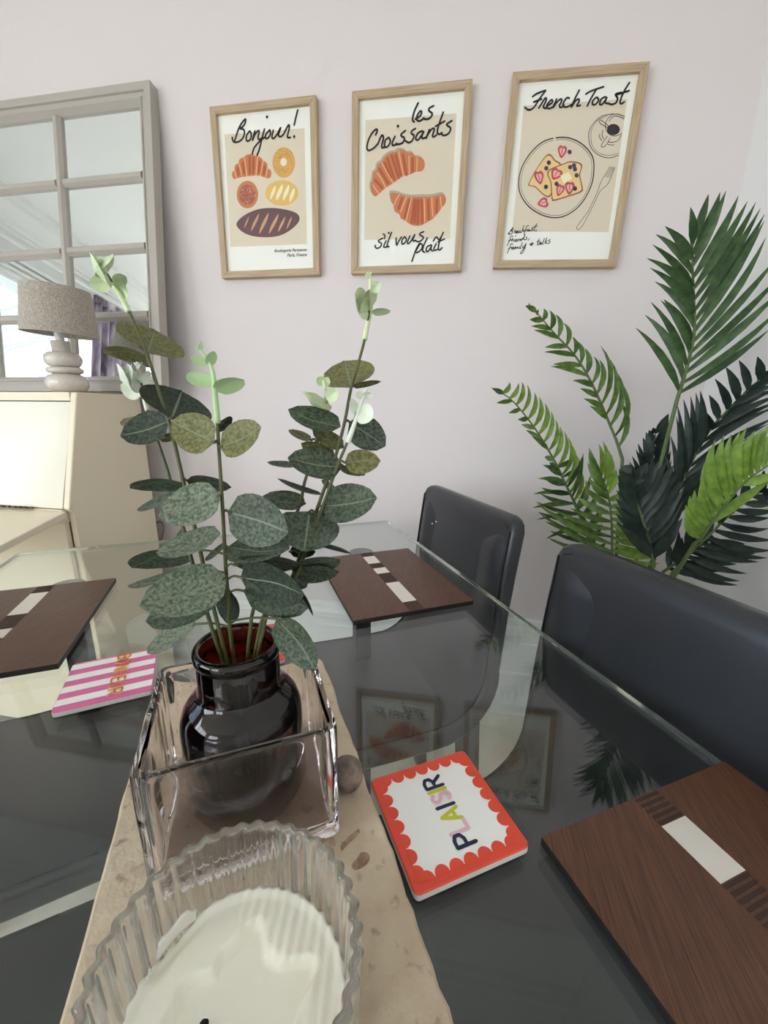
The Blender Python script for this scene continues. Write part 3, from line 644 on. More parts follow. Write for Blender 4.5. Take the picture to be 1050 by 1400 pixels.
A.strokes([[(135, 240), (140, 268), (190, 255), (210, 218), (175, 200), (206, 188), (215, 145), (170, 205), (140, 262)], [(235, 240), (250, 200), (262, 210), (255, 245)], [(265, 240), (300, 215), (290, 205), (268, 235), (285, 245), (310, 235)], [(345, 205), (315, 215), (315, 240), (340, 225), (348, 205), (345, 235), (368, 228)], [(410, 110), (375, 225)], [(415, 180), (388, 200), (412, 222)],
           [(495, 115), (465, 120), (440, 190), (410, 275)], [(415, 207), (480, 185)], [(500, 180), (475, 200), (485, 215), (510, 185), (510, 210), (532, 200)], [(570, 150), (550, 165), (570, 185), (550, 205), (535, 200)], [(640, 75), (605, 150), (590, 195), (612, 200)], [(575, 140), (650, 115)], [(640, 190), (625, 215)],
           [(215, 310), (180, 300), (155, 370), (110, 470)], [(130, 385), (195, 360)], [(185, 390), (205, 345), (215, 360), (205, 390)], [(240, 360), (230, 390), (250, 395)], [(265, 295)], [(255, 385), (285, 365), (270, 355), (258, 385), (285, 395), (305, 380)], [(310, 350), (305, 385), (335, 350), (345, 357), (340, 385)], [(390, 340), (355, 360), (360, 380), (390, 350), (435, 265), (405, 345), (412, 365)], [(470, 310), (450, 330), (465, 350), (440, 365), (420, 355)], [(505, 345), (485, 375)],
           [(215, 445), (180, 440), (155, 510), (110, 608)], [(130, 525), (195, 500)], [(225, 495), (195, 510), (195, 535), (220, 515), (230, 495), (225, 530), (245, 530)], [(255, 490), (245, 530), (270, 495), (275, 525), (300, 490), (305, 525)], [(335, 485), (325, 515), (345, 520)], [(385, 410), (350, 500), (360, 520)], [(395, 470), (385, 505), (410, 500), (450, 430), (405, 560), (365, 615), (350, 600), (390, 540), (440, 510)],
           [(515, 440), (575, 430)], [(560, 405), (535, 470)], [(515, 440), (540, 468), (580, 432)], [(685, 345), (650, 440), (668, 460)], [(645, 400), (700, 385)], [(715, 410), (685, 425), (690, 450), (715, 425), (722, 410), (715, 445), (737, 440)], [(780, 340), (745, 430), (757, 440)], [(820, 330), (785, 430)], [(825, 385), (795, 410), (822, 430)], [(885, 355), (855, 385), (880, 400), (860, 430), (825, 430)]], .0020, 'ink', 'caption', .0009)
# ================================================================== things on the table
mat('wenge', (104, 66, 46), .38, var=(9, 6, 1.5), rgb2=(66, 40, 28), scale=(70, 70, 70), bump=(60, .05))
def wenge_mat():
    m = MATS['wenge']; nt = m.node_tree
    mp = [n for n in nt.nodes if n.type == 'MAPPING'][0]; mp.inputs['Rotation'].default_value = (0, 0, -TA); mp.inputs['Scale'].default_value = (130, 3.0, 20)
wenge_mat()
mat('mat_edge', (22, 20, 22), .5); mat('groove', (58, 38, 32), .6)
mat('champagne_metal', (234, 228, 220), .36, metal=.6, bump=(200, .03))
mat('travertine', (214, 197, 172), .55, var=(22, 9, 1.8), rgb2=(192, 172, 146), bump=(55, .35))
def pits():
    m = MATS['travertine']; nt = m.node_tree; b = nt.nodes['Principled BSDF']
    src = b.inputs['Base Color'].links[0].from_socket
    tc = nt.nodes.new('ShaderNodeTexCoord'); n = nt.nodes.new('ShaderNodeTexNoise'); n.inputs['Scale'].default_value = 95; n.inputs['Detail'].default_value = 5
    nt.links.new(tc.outputs['Object'], n.inputs['Vector'])
    r = nt.nodes.new('ShaderNodeValToRGB'); r.color_ramp.elements[0].position = .30; r.color_ramp.elements[1].position = .40
    nt.links.new(n.outputs[0], r.inputs[0])
    mx = nt.nodes.new('ShaderNodeMix'); mx.data_type = 'RGBA'; nt.links.new(r.outputs[0], mx.inputs[0]); mx.inputs[6].default_value = lin((168, 146, 122)); nt.links.new(src, mx.inputs[7]); nt.links.new(mx.outputs[2], b.inputs['Base Color'])
pits()
mat('stone_stain', (176, 148, 122), .7, var=(120, 5, 2), rgb2=(132, 104, 84)); mat('pebble', (150, 132, 118), .8, var=(90, 6, 2), rgb2=(104, 92, 84), bump=(120, .5))
mat('vase_glass', (252, 246, 248), .0, trans=1, ior=1.48); mat('candle_glass', (255, 255, 255), .0, trans=1, ior=1.47)
mat('amber_glass', (74, 28, 21), .0, trans=1, ior=1.5)
def part_glass(name):
    m = MATS[name]; nt = m.node_tree; b = nt.nodes['Principled BSDF']; out = nt.nodes['Material Output']
    sg = sheet_glass(name+'_sheet', (.97, .99, .985, 1), 1.47)
    src = sg.node_tree; tr = nt.nodes.new('ShaderNodeBsdfTransparent'); tr.inputs[0].default_value = (1, 1, 1, 1); gl = nt.nodes.new('ShaderNodeBsdfGlossy'); gl.inputs['Roughness'].default_value = 0
    ge = nt.nodes.new('ShaderNodeNewGeometry'); fr = nt.nodes.new('ShaderNodeFresnel'); m1 = nt.nodes.new('ShaderNodeMixShader'); m2 = nt.nodes.new('ShaderNodeMixShader'); mi = nt.nodes.new('ShaderNodeMix'); mi.inputs[2].default_value = 1.47; mi.inputs[3].default_value = 1/1.47
    nt.links.new(ge.outputs['Backfacing'], mi.inputs[0]); nt.links.new(mi.outputs[0], fr.inputs['IOR']); nt.links.new(fr.outputs[0], m1.inputs[0]); nt.links.new(tr.outputs[0], m1.inputs[1]); nt.links.new(gl.outputs[0], m1.inputs[2])
    m2.inputs[0].default_value = .88; nt.links.new(m1.outputs[0], m2.inputs[1]); nt.links.new(b.outputs[0], m2.inputs[2]); nt.links.new(m2.outputs[0], out.inputs[0])
    bpy.data.materials.remove(sg)
part_glass('candle_glass')
mat('wax', (252, 246, 230), .42, sss=.25, bump=(90, .04)); mat('wick', (24, 22, 22), .9); mat('wax_film', (240, 238, 228), .5, sss=.2)
mat('coaster_white', (246, 245, 243), .3, coat=.2); mat('coaster_side', (206, 202, 200), .5)
mat('coaster_red', (232, 74, 50), .3, coat=.2); mat('print_navy', (26, 30, 66), .4); mat('print_pink', (236, 186, 202), .4); mat('print_lime', (198, 202, 40), .4)
mat('stripe_pink', (224, 104, 160), .3, coat=.2); mat('letter_red', (222, 66, 56), .4); mat('letter_yellow', (250, 214, 120), .4); mat('cork', (60, 52, 46), .9)
# ---- placemats
def placemat(u0, u1, v1, label, flip=False):
    L_ = .302; v0 = v1-L_
    root = thing('placemat', label, 'placemat', T((u0+u1)/2, (v0+v1)/2, TZ), 'dark wooden placemats on the glass table')
    zt = TZ+.0085
    MB().box(u0, u1, v0, v1, TZ+.0003, zt-.001, T).build('core', 'mat_edge', root, root=root)
    MB().box(u0, u1, v0, v1, zt-.001, zt, T).build('veneer', 'wenge', root, root=root)
    c = u0+.1135 if not flip else u1-.1135; hw = .0138
    f = (lambda d: v1-d) if not flip else (lambda d: v0+d)
    for a, b in ((.0265, .0715), (.101, .131), (.181, .268)):
        p, q = sorted((f(a), f(b))); MB().box(c-hw, c+hw, p, q, zt, zt+.0004, T).build('metal_inlay', 'champagne_metal', root, root=root)
    for a, b in ((.0, .0265), (.0715, .101), (.131, .181), (.268, .302)):
        n = max(4, round((b-a)/.0052))
        for k in range(n):
            d0 = a+(b-a)*(k+.22)/n; d1 = a+(b-a)*(k+.78)/n; p, q = sorted((f(d0), f(d1)))
            MB().box(c-hw, c+hw, p, q, zt, zt+.0003, T).build('groove', 'groove', root, root=root)
placemat(.2095, .4305, .198, 'dark wooden placemat with pale inlays in front of the palm side chair')
placemat(.160, .384, .885, 'dark wooden placemat with pale inlays near the end of the table by the pictures')
placemat(-.470, -.245, .903, 'dark wooden placemat with pale inlays on the bureau side of the table', True)
# ---- stone slab
slab = thing('stone_slab', 'long beige travertine slab running down the middle of the glass table', 'slab', T(-.012, .04, TZ))
su0, su1, sv0, sv1, SZ = -.1125, .0885, -.40, .487, .78
rg = []
NV = 90
for i in range(NV+1):
    v = sv0+(sv1-sv0)*i/NV; e = min(1, min(i, NV-i)/1.0); k = .0 if e else .003
    a = su0 + .0022*mnoise.noise(V((v*22, 1, 0))) + .001*mnoise.noise(V((v*90, 4, 0))); b = su1 + .0022*mnoise.noise(V((v*20, 7, 0))) + .0014*mnoise.noise(V((v*80, 9, 0)))
    ch = .002+.0012*abs(mnoise.noise(V((v*45, 3, 5))))
    rg.append([T(uu, v, zz) for uu, zz in ((a+k+.001, TZ+.0002), (b-k-.001, TZ+.0002), (b-k, TZ+.004), (b-k, SZ-ch-k), (b-k-ch, SZ-k), (a+k+ch, SZ-k), (a+k, SZ-ch-k), (a+k, TZ+.004))])
MB().rings(rg).build('block', 'travertine', slab, root=slab)
for pts in ([(95, 500), (120, 470), (160, 435), (185, 418), (190, 435), (165, 465), (130, 495), (100, 530)], [(150, 600), (180, 560), (200, 535), (235, 540), (240, 575), (215, 605), (170, 625)]):
    w_ = smooth_line([atz(440+x/3.685, 1020+y/3.685, SZ+.0003) for x, y in pts], 4, True); MB().poly(w_).build('stain', 'stone_stain', slab, root=slab)
# pebble
pc = T(.0705, .284, SZ+.0138)
me = bmesh.new(); bmesh.ops.create_icosphere(me, subdivisions=3, radius=.0145)
for q in me.verts: q.co = q.co*(1+.08*mnoise.noise(q.co*90)); q.co.z *= .95
md = bpy.data.meshes.new('pebble'); me.to_mesh(md); me.free(); md.polygons.foreach_set('use_smooth', [True]*len(md.polygons)); md.materials.append(MATS['pebble'])
pb = bpy.data.objects.new('pebble', md); COL.objects.link(pb); pb.location = pc; tag(pb, 'small round brown pebble beside the square glass vase on the stone slab', 'pebble')
# ---- coasters
def coaster_base(c, ang, label, top_m):
    root = thing('coaster', label, 'coaster', (c[0], c[1], TZ), 'square coasters on the table')
    e1 = V((math.cos(ang), math.sin(ang), 0)); e2 = V((-math.sin(ang), math.cos(ang), 0)); cc = V((c[0], c[1], 0))
    Q = lambda x, y, z: cc + e1*x + e2*y + V((0, 0, z))
    def rs(h, r, z):
        pts = []
        for cx, cy, a0 in ((h-r, h-r, 0), (-h+r, h-r, 90), (-h+r, -h+r, 180), (h-r, -h+r, 270)):
            for k in range(6):
                a = math.radians(a0+18*k); pts.append(Q(cx+r*math.cos(a), cy+r*math.sin(a), z))
        return pts
    MB().rings([rs(.049, .004, TZ+.0003), rs(.049, .004, TZ+.0018)]).build('cork_backing', 'cork', root, root=root)
    MB().rings([rs(.0495, .004, TZ+.0018), rs(.05, .0045, TZ+.003), rs(.05, .0045, TZ+.0078)]).build('body', 'coaster_side', root, root=root)
    MB().rings([rs(.05, .0045, TZ+.0078), rs(.05, .0045, TZ+.0085), rs(.0492, .004, TZ+.0092)]).build('face', top_m, root, root=root)
    return root, Q
def scallops(root, Q, z):
    zt = TZ+.0093
    MB().poly([Q(x, y, zt) for x, y in ((-.0435, -.0435), (.0435, -.0435), (.0435, .0435), (-.0435, .0435))]).build('white_panel', 'coaster_white', root, root=root)
    m = MB(); N = 7; r = .0435*2/N/2*.97
    for s_ in range(4):
        ca, sa = round(math.cos(s_*math.pi/2)), round(math.sin(s_*math.pi/2))
        for k in range(N):
            cx = -.0435+(k+.5)*.087/N; pts = []
            for j in range(13):
                a = math.pi*j/12; x, y = cx+r*math.cos(a), -.0440+r*1.12*math.sin(a); pts.append(Q(ca*x-sa*y, sa*x+ca*y, zt+.0002+.00003*s_))
            m.poly(pts)
    m.build('scalloped_border', 'coaster_red', root, root=root)
root, Q = coaster_base((.0046, .284), .5378, 'white coaster with red scalloped border and PLAISIR in coloured letters', 'coaster_red')
scallops(root, Q, 0)
CAPS = {'P': (.011, [[(0, 0), (0, 1)], [(0, 1), (.5, 1), (.85, .88), (.85, .62), (.5, .48), (0, .48)]]), 'L': (.0095, [[(0, 1), (0, 0), (.75, 0)]]), 'A': (.0125, [[(0, 0), (.48, 1), (.96, 0)], [(.2, .3), (.76, .3)]]), 'I': (.0048, [[(.1, 0), (.1, 1)]]),
        'S': (.0105, [[(.75, .85), (.5, 1), (.2, .95), (.1, .75), (.3, .57), (.6, .45), (.75, .25), (.6, .05), (.3, 0), (.02, .14)]]), 'R': (.011, [[(0, 0), (0, 1)], [(0, 1), (.5, 1), (.85, .88), (.85, .62), (.5, .48), (0, .48)], [(.42, .48), (.9, 0)]]),
        'B': (.0095, [[(0, 0), (0, 1), (.5, 1), (.75, .88), (.75, .65), (.5, .53), (0, .53)], [(.5, .53), (.85, .4), (.85, .12), (.5, 0), (0, 0)]]), 'O': (.0115, [[(.45, 1), (.1, .8), (0, .5), (.1, .2), (.45, 0), (.8, .2), (.9, .5), (.8, .8), (.45, 1)]]), 'N': (.0112, [[(0, 0), (0, 1), (.8, 0), (.8, 1)]]),
        'H': (.0112, [[(0, 0), (0, 1)], [(.8, 0), (.8, 1)], [(0, .5), (.8, .5)]]), 'E': (.0092, [[(.7, 1), (0, 1), (0, 0), (.7, 0)], [(0, .5), (.6, .5)]]), 'U': (.0108, [[(0, 1), (0, .3), (.12, .07), (.4, 0), (.68, .07), (.8, .3), (.8, 1)]])}
def caps_text(word, cols, h, wid, place, root, lift, scale=1.0, curvy='PSRBOU', name='letter'):
    tot = sum(CAPS[c][0] for c in word)*scale; x = -tot/2
    for ch_, cm_ in zip(word, cols):
        adv, sts = CAPS[ch_]; m = MB(); lf = 0
        for st in sts:
            pts = [place(x+q[0]*h*.62*scale+.0005, (q[1]-.5)*h, lift) for q in st]
            if ch_ in 'SO': pts = smooth_line(pts, 4)
            for a, b in zip(pts[:-1], pts[1:]):
                lf += .00005; m.ribbon([a+V((0, 0, lf)), b+V((0, 0, lf))], wid, V((0, 0, 1)))
        m.build(name, cm_, root, root=root); x += adv*scale
na, pi_, li = 'print_navy', 'print_pink', 'print_lime'
caps_text('PLAISIR', [na, pi_, li, na, pi_, li, na], .0165, .0031, lambda x, y, l: Q(-y+.003, x*1.02, TZ+.0094+l), root, .0002)
root, Q = coaster_base((-.42, .3886), .6, 'pink and white striped coaster lettered BONHEUR beside the placemat', 'stripe_pink')
for k in range(4):
    y1 = .0455-k*.0245; MB().poly([Q(x, y, TZ+.0094) for x, y in ((-.0492, y1-.0125), (.0492, y1-.0125), (.0492, y1), (-.0492, y1))]).build('white_stripe', 'coaster_white', root, root=root)
caps_text('BONHEUR', ['letter_yellow']*7, .0150, .0024, lambda x, y, l: Q(y+.010, -x*1.02, TZ+.0094+l), root, .0002, name='letter_outline', scale=1.2)
caps_text('BONHEUR', ['letter_red']*7, .0145, .0013, lambda x, y, l: Q(y+.010, -x*1.02, TZ+.0094+l), root, .0012, scale=1.2)
t3 = T(-.005, .565, 0)
root, Q = coaster_base((t3.x, t3.y), TA, 'red scalloped coaster lying behind the dark jar at the end of the slab', 'coaster_red')
scallops(root, Q, 0)
# ---- square glass vase
VC = (-.0115, .304); vz0, vz1 = SZ+.0002, .880
vase = thing('square_vase', 'square clear glass vase with wavy walls holding the dark jar', 'vase', T(VC[0], VC[1], SZ))
def rsq(hu, hv, r, z, wob, ph, n=8):
    pts = []
    raw = []
    for cx, cy, a0, in ((hu-r, hv-r, 0), (-hu+r, hv-r, 90), (-hu+r, -hv+r, 180), (hu-r, -hv+r, 270)):
        for k in range(5):
            a = math.radians(a0+22.5*k); raw.append((cx+r*math.cos(a), cy+r*math.sin(a)))
    out = []
    for i in range(len(raw)):
        a, b = raw[i], raw[(i+1) % len(raw)]; d = math.hypot(b[0]-a[0], b[1]-a[1]); m_ = 22 if d > .03 else 1
        for k in range(m_): out.append((a[0]+(b[0]-a[0])*k/m_, a[1]+(b[1]-a[1])*k/m_))
    for x, y in out:
        L_ = math.hypot(x, y); cn = min(1, (abs(x)/hu)**6*(abs(y)/hv)**1+(abs(y)/hv)**6*(abs(x)/hu)**1)
        q = wob*(mnoise.noise(V((x*45, y*45, z*12+ph)))+.5*mnoise.noise(V((x*120, y*120, z*28+ph))))*(.35+.65*max(abs(x)/hu, 0)*abs(y)/hv)
        pts.append(T(VC[0]+x*(1+q/L_), VC[1]+y*(1+q/L_), z))
    return pts
zs = [vz0+.003+(vz1-.003-vz0-.003)*k/26 for k in range(27)]
R_ = [rsq(.0635, .058, .006, vz0, 0, 0)] + [rsq(.0665, .061, .007, z, .0011*math.sin(min(1, (z-vz0)/.03)*1.57), 0) for z in zs]
R_ += [rsq(.0655, .060, .006, vz1, 0, 0), rsq(.0620, .0565, .006, vz1, 0, 0)]
R_ += [rsq(.0608, .0553, .006, z, .0016*math.sin(min(1, (vz1-z)/.02)*1.57), 9) for z in reversed(zs) if z > vz0+.012] + [rsq(.057, .052, .007, vz0+.0095, 0, 9)]
MB().rings(R_).build('glass_body', 'vase_glass', vase, smooth=True, root=vase, auto=50)
# ---- amber jar
JC = T(-.010, .309, vz0+.0098)
jar = thing('amber_jar', 'dark amber glass apothecary jar standing inside the square vase', 'jar', JC)
pj_ = [(0, .0), (.040, 0), (.0455, .003), (.0475, .008), (.0475, .066), (.0468, .074), (.0445, .0815), (.040, .088), (.0345, .0925), (.0325, .095), (.0315, .098), (.0312, .122), (.0305, .1235), (.0325, .125), (.0335, .128), (.033, .132), (.031, .134)]
pin = [(.0285, .1335), (.027, .130), (.0265, .122), (.0265, .098), (.029, .0925), (.0365, .087), (.0415, .080), (.044, .072), (.0445, .064), (.0445, .009), (.042, .005), (0, .0045)]
MB().lathe(pj_+pin, JC, 72, False, False).build('glass_body', 'amber_glass', jar, smooth=True, root=jar)
# ---- candle
CC = T(-.019, .145, SZ+.0002)
can = thing('candle', 'large cream wax candle in a fluted clear glass bowl on the stone slab', 'candle', CC)
NF = 38; K = NF*8; HC = .0895
def cring(rf, z, amp): return [CC + V((math.cos(t)*(rf+amp*math.cos(NF*t)), math.sin(t)*(rf+amp*math.cos(NF*t)), z)) for t in [2*math.pi*k/K for k in range(K)]]
Ro = lambda z: .0535+.005*min(1, z/HC)
rr_ = [cring(.046, 0, 0), cring(.050, .001, .0003)] + [cring(Ro(z), z, .0013) for z in (.004, .02, .04, .06, .075, .084)] + [cring(Ro(HC)+.0002, .0872, .0012), cring(Ro(HC)-.0008, .0890, .0010), cring(Ro(HC)-.0022, HC, .0009), cring(Ro(HC)-.0036, .0890, .0009), cring(Ro(HC)-.0044, .0872, .0009)]
rr_ += [cring(Ro(z)-.0044, z, .0009) for z in (.084, .075, .06, .04, .02, .011)] + [cring(.045, .008, 0), cring(.0, .0075, 0)]
MB().rings(rr_, True, False).build('glass_bowl', 'candle_glass', can, smooth=True, root=can)
def sst(a, b, x): t = max(0, min(1, (x-a)/(b-a))); return t*t*(3-2*t)
ang_u = lambda t: t-TA      # angle measured from table u axis
def wax_h(x, y):
    r = math.hypot(x, y); t = math.atan2(y, x)-TA; t = (t+math.pi) % (2*math.pi)-math.pi
    re = .031+.004*math.sin(2*t+.5)+.003*math.sin(5*t+1)+.0015*math.sin(11*t)
    if .2 < t < 1.2: re -= .009*math.sin((t-.2)/1.0*math.pi)
    h = .0405 + .0055*sst(re-.0025, re+.0025, r) + .0006*mnoise.noise(V((x*45, y*45, 2)))
    if -.5 < t < 1.5 and r > re: h += .0006*math.cos((x*math.sin(TA+1.2)-y*math.cos(TA+1.2))*1100)
    h += .002*sst(.046, .0505, r)
    if 1.9 < t < 2.6: h -= .006*sst(.042, .048, r)*math.sin((t-1.9)/.7*math.pi)
    return h
wr = []
for i in range(34):
    r = .0512*(1-i/33)
    wr.append([CC+V((q.x, q.y, wax_h(q.x, q.y))) for q in [V((math.cos(t)*(r+(.0006*math.cos(NF*t) if i == 0 else 0)), math.sin(t)*(r+(.0006*math.cos(NF*t) if i == 0 else 0)), 0)) for t in [2*math.pi*k/(NF*6) for k in range(NF*6)]]])
bot = [[CC+V((math.cos(t)*r, math.sin(t)*r, z)) for t in [2*math.pi*k/(NF*6) for k in range(NF*6)]] for r, z in ((0, .0085), (.044, .009), (.0475, .014), (.0495, .03))]
MB().rings(bot+wr, False, False).build('wax', 'wax', can, smooth=True, root=can)
WK = atz(276, 1404, SZ+.046) - V((0, 0, .046))
wk = [V((WK.x, WK.y, SZ))+V(q) for q in ((0, 0, .036), (0, 0, .043), (.0008, .0006, .0465), (.002, .001, .048))]
MB().tube(wk, [.0016, .0018, .0022, .0012], 8).build('wick', 'wick', can, smooth=True, root=can)
# wax left sticking to the glass
for (t0, t1, z0, z1) in ((2.0, 2.42, .046, .058), (2.5, 2.62, .042, .049)):
    g = []
    for j in range(6):
        z = z0+(z1-z0)*j/5; row = []
        for i in range(19):
            f = i/18; t = TA+t0+(t1-t0)*f; zz = z + (.004*mnoise.noise(V((f*5, j*.1, t0))))*(j/5)
            row.append(CC+V((math.cos(t)*(.0518-.0006*j), math.sin(t)*(.0518-.0006*j), zz)))
        g.append(row)
    o = MB().rings(g, False, False, closed=False).build('wax_residue', 'wax_film', can, smooth=True, root=can); s_ = o.modifiers.new('thick', 'SOLIDIFY'); s_.thickness = .0012
# ================================================================== eucalyptus stems in the jar
def leaf_mat(name, c1, c2, veins=True, rough=.55):
    return mat(name, c1, rough, spec=.35, var=(420, 6, 1.8), rgb2=c2, bump=(200, .15))
leaf_mat('leaf_frost', (130, 140, 120), (74, 86, 70)); leaf_mat('leaf_dark', (92, 103, 86), (48, 60, 47)); leaf_mat('leaf_deep', (66, 76, 62), (34, 44, 35)); leaf_mat('leaf_olive', (124, 122, 78), (84, 84, 50))
mat('leaf_midrib', (118, 128, 106), .6); mat('eucalyptus_stem', (82, 86, 50), .5); mat('eucalyptus_tip', (208, 222, 182), .5, sss=.3); mat('tip_white', (222, 228, 212), .5, sss=.3); mat('tip_green', (182, 208, 158), .5, sss=.3)
FH = V((CF.x, CF.y, 0)).normalized(); RH = V((FH.y, -FH.x, 0))
JD = JC.dot(FH)
S7 = 2.414
def E7(x, y, off=0.0): return atplane(110+x/S7, 340+y/S7, FH, JD+off)
def leaf_mesh(B, Tp, app, dd_sign=1, fold=.18, curl=.06, nseg=9):
    ax = Tp-B; Ln = ax.length; a = ax.normalized(); mid = (B+Tp)/2; vd = (V((0, 0, CZ))-mid).normalized()
    n0 = (vd-a*vd.dot(a)).normalized(); real = max(app, min(Ln*.72, app*2.6)); phi = math.acos(min(1, app/real))*dd_sign
    n = Matrix.Rotation(phi, 3, a) @ n0; s = a.cross(n).normalized()
    cols = (-1, -.78, -.45, -.035, .035, .45, .78, 1); vv = []; ff = []; mi = []
    for i in range(nseg+1):
        t = i/nseg; w_ = real/2*(math.sin(math.pi*min(1, max(0, t))**.80)**.52) if 0 < i < nseg else real*.02
        for c in cols: vv.append(B + ax*t + s*(c*w_) + n*(abs(c)*w_*fold - curl*Ln*math.sin(math.pi*t) + curl*.6*Ln*t*t*0 + .012*real*math.sin(9*t+3*c)))
    m_ = len(cols)
    for i in range(nseg):
        for j in range(m_-1): ff.append((i*m_+j, i*m_+j+1, (i+1)*m_+j+1, (i+1)*m_+j)); mi.append(1 if j == 3 else 0)
    return vv, ff, mi
def leaf(parent, root, B, Tp, app, m, sign=1, midrib='leaf_midrib', name='leaf', fold=.18, curl=.06):
    vv, ff, mi = leaf_mesh(B, Tp, app, sign, fold, curl)
    me = bpy.data.meshes.new(name); off = V(root.location); me.from_pydata([tuple(q-off) for q in vv], [], ff); me.polygons.foreach_set('use_smooth', [True]*len(ff))
    me.materials.append(MATS[m]); me.materials.append(MATS[midrib]); me.polygons.foreach_set('material_index', mi); me.update()
    o = bpy.data.objects.new(name, me); COL.objects.link(o); o.parent = parent; return o
UN = JD/F_PX/S7*1.12      # metres per crop unit near the jar
def stem(label, pts, offs, leaves, tips, tipm, r=.00125):
    """pts crop polyline tip->jar; offs = depth offset at the tip; last point lies in the jar mouth"""
    n = len(pts); mouth = pts[-1]
    P3 = []
    for i, q in enumerate(pts): P3.append(E7(q[0], q[1], offs*(1-i/(n-1))**1.0))
    foot = V((JC.x+(P3[-1].x-JC.x)*-.4, JC.y+(P3[-1].y-JC.y)*-.4, JC.z+.0085))
    root = thing('eucalyptus_stem', label, 'plant stem', foot, 'artificial eucalyptus stems in the amber jar')
    line = smooth_line(P3+[foot], 5)
    MB().tube(line, [r*(.7+.5*min(1, i/len(line)*1.4)) for i in range(len(line))], 8).build('stalk', 'eucalyptus_stem', root, smooth=True, root=root)
    ys = [q[1] for q in pts]
    def dep(y):
        for i in range(n-1):
            if pts[i][1] <= y <= pts[i+1][1]:
                t = i+(y-pts[i][1])/max(1e-6, pts[i+1][1]-pts[i][1]); return offs*(1-t/(n-1))
        return 0
    def onstem(y):
        for i in range(n-1):
            if pts[i][1] <= y <= pts[i+1][1]:
                f = (y-pts[i][1])/max(1e-6, pts[i+1][1]-pts[i][1]); return (pts[i][0]+(pts[i+1][0]-pts[i][0])*f, y)
        return pts[-2]
    for (bx, by, tx, ty, wv, dd, mm, sg, do) in leaves:
        d0 = dep(by); B = E7(bx, by, d0+do); Tp = E7(tx, ty, d0+do+dd)
        sx, sy = onstem(min(max(by+8, ys[0]), ys[-1])); N = E7(sx, sy, dep(sy))
        lf = leaf(root, root, B, Tp, wv*UN*1.1, mm, sg)
        if (B-N).length > .004: MB().tube(smooth_line([N, (N+B)/2+V((0, 0, .002)), B, B+(Tp-B)*.06], 4), .0009, 6).build('petiole', 'eucalyptus_stem', lf, smooth=True, root=root)
    k = tips[0]
    tb = MB(); tl = [E7(q[0], q[1], dep(q[1])) for q in k]; sl = smooth_line(tl, 4); tb.tube(sl, [.0009+.0012*i/len(sl) for i in range(len(sl))], 8)
    tipo = tb.build('tip_sprout', tipm, root, smooth=True, root=root)
    for (bx, by, tx, ty, wv) in tips[1]:
        leaf(tipo, root, E7(bx, by, dep(by)), E7(tx, ty, dep(ty)-.004), wv*UN, tipm, 1, tipm, 'tip_leaf', .3, .12)
    fx, fy, fh = tips[2]; fm = MB(); rn = random.Random(int(fx))
    for j in range(11):
        a = -1.57+rn.uniform(-.9, .9); q0 = (fx+rn.uniform(-3, 3), fy-fh*.5*rn.random()); ln = fh*rn.uniform(.3, .55)
        fm.tube([E7(q0[0], q0[1], dep(fy)), E7(q0[0]+ln*math.cos(a), q0[1]+ln*math.sin(a), dep(fy)+rn.uniform(-.003, .003))], [.0007, .0003], 5)
    fm.build('tip_bud', tipm, tipo, root=root)
    return root
D, F_, G, O = 'leaf_dark', 'leaf_frost', 'leaf_deep', 'leaf_olive'
stem('tall eucalyptus stem with pale tip rising in front of the mirror', [(72, 62), (110, 120), (150, 185), (185, 265), (222, 355), (265, 490), (300, 600), (340, 770), (370, 890), (400, 1020), (452, 1235)], .035,
     [(222, 345, 246, 268, 176, .035, O, 1, 0), (214, 352, 74, 342, 38, .0, O, -1, 0), (300, 562, 335, 470, 190, .03, G, 1, -.004), (292, 570, 132, 618, 84, -.005, G, 1, 0), (290, 568, 146, 560, 46, .03, O, 1, .01), (262, 628, 325, 616, 24, .01, O, 1, .01),
      (340, 772, 164, 790, 40, .0, D, -1, 0), (350, 765, 498, 788, 46, .01, D, 1, .01)],
     ([(60, 42), (85, 80), (110, 122), (140, 170), (160, 210)], [(98, 112, 28, 118, 46), (112, 118, 160, 150, 40), (112, 118, 150, 90, 36), (86, 78, 58, 52, 34), (88, 78, 96, 44, 30)], (62, 48, 26)), 'eucalyptus_tip')
stem('eucalyptus stem with white tip in front of the bureau side', [(200, 440), (218, 520), (250, 620), (290, 740), (320, 860), (345, 940), (365, 1020), (425, 1225)], .05,
     [(300, 818, 186, 860, 28, .0, D, 1, 0), (322, 800, 272, 852, 48, .01, G, 1, 0), (340, 950, 290, 1010, 40, .02, G, 1, .01)],
     ([(188, 388), (200, 440), (212, 500), (222, 535)], [(205, 480, 132, 450, 62), (208, 500, 252, 458, 28), (198, 440, 172, 400, 26), (200, 438, 225, 402, 26), (190, 440, 140, 400, 34)], (188, 398, 28)), 'tip_white')
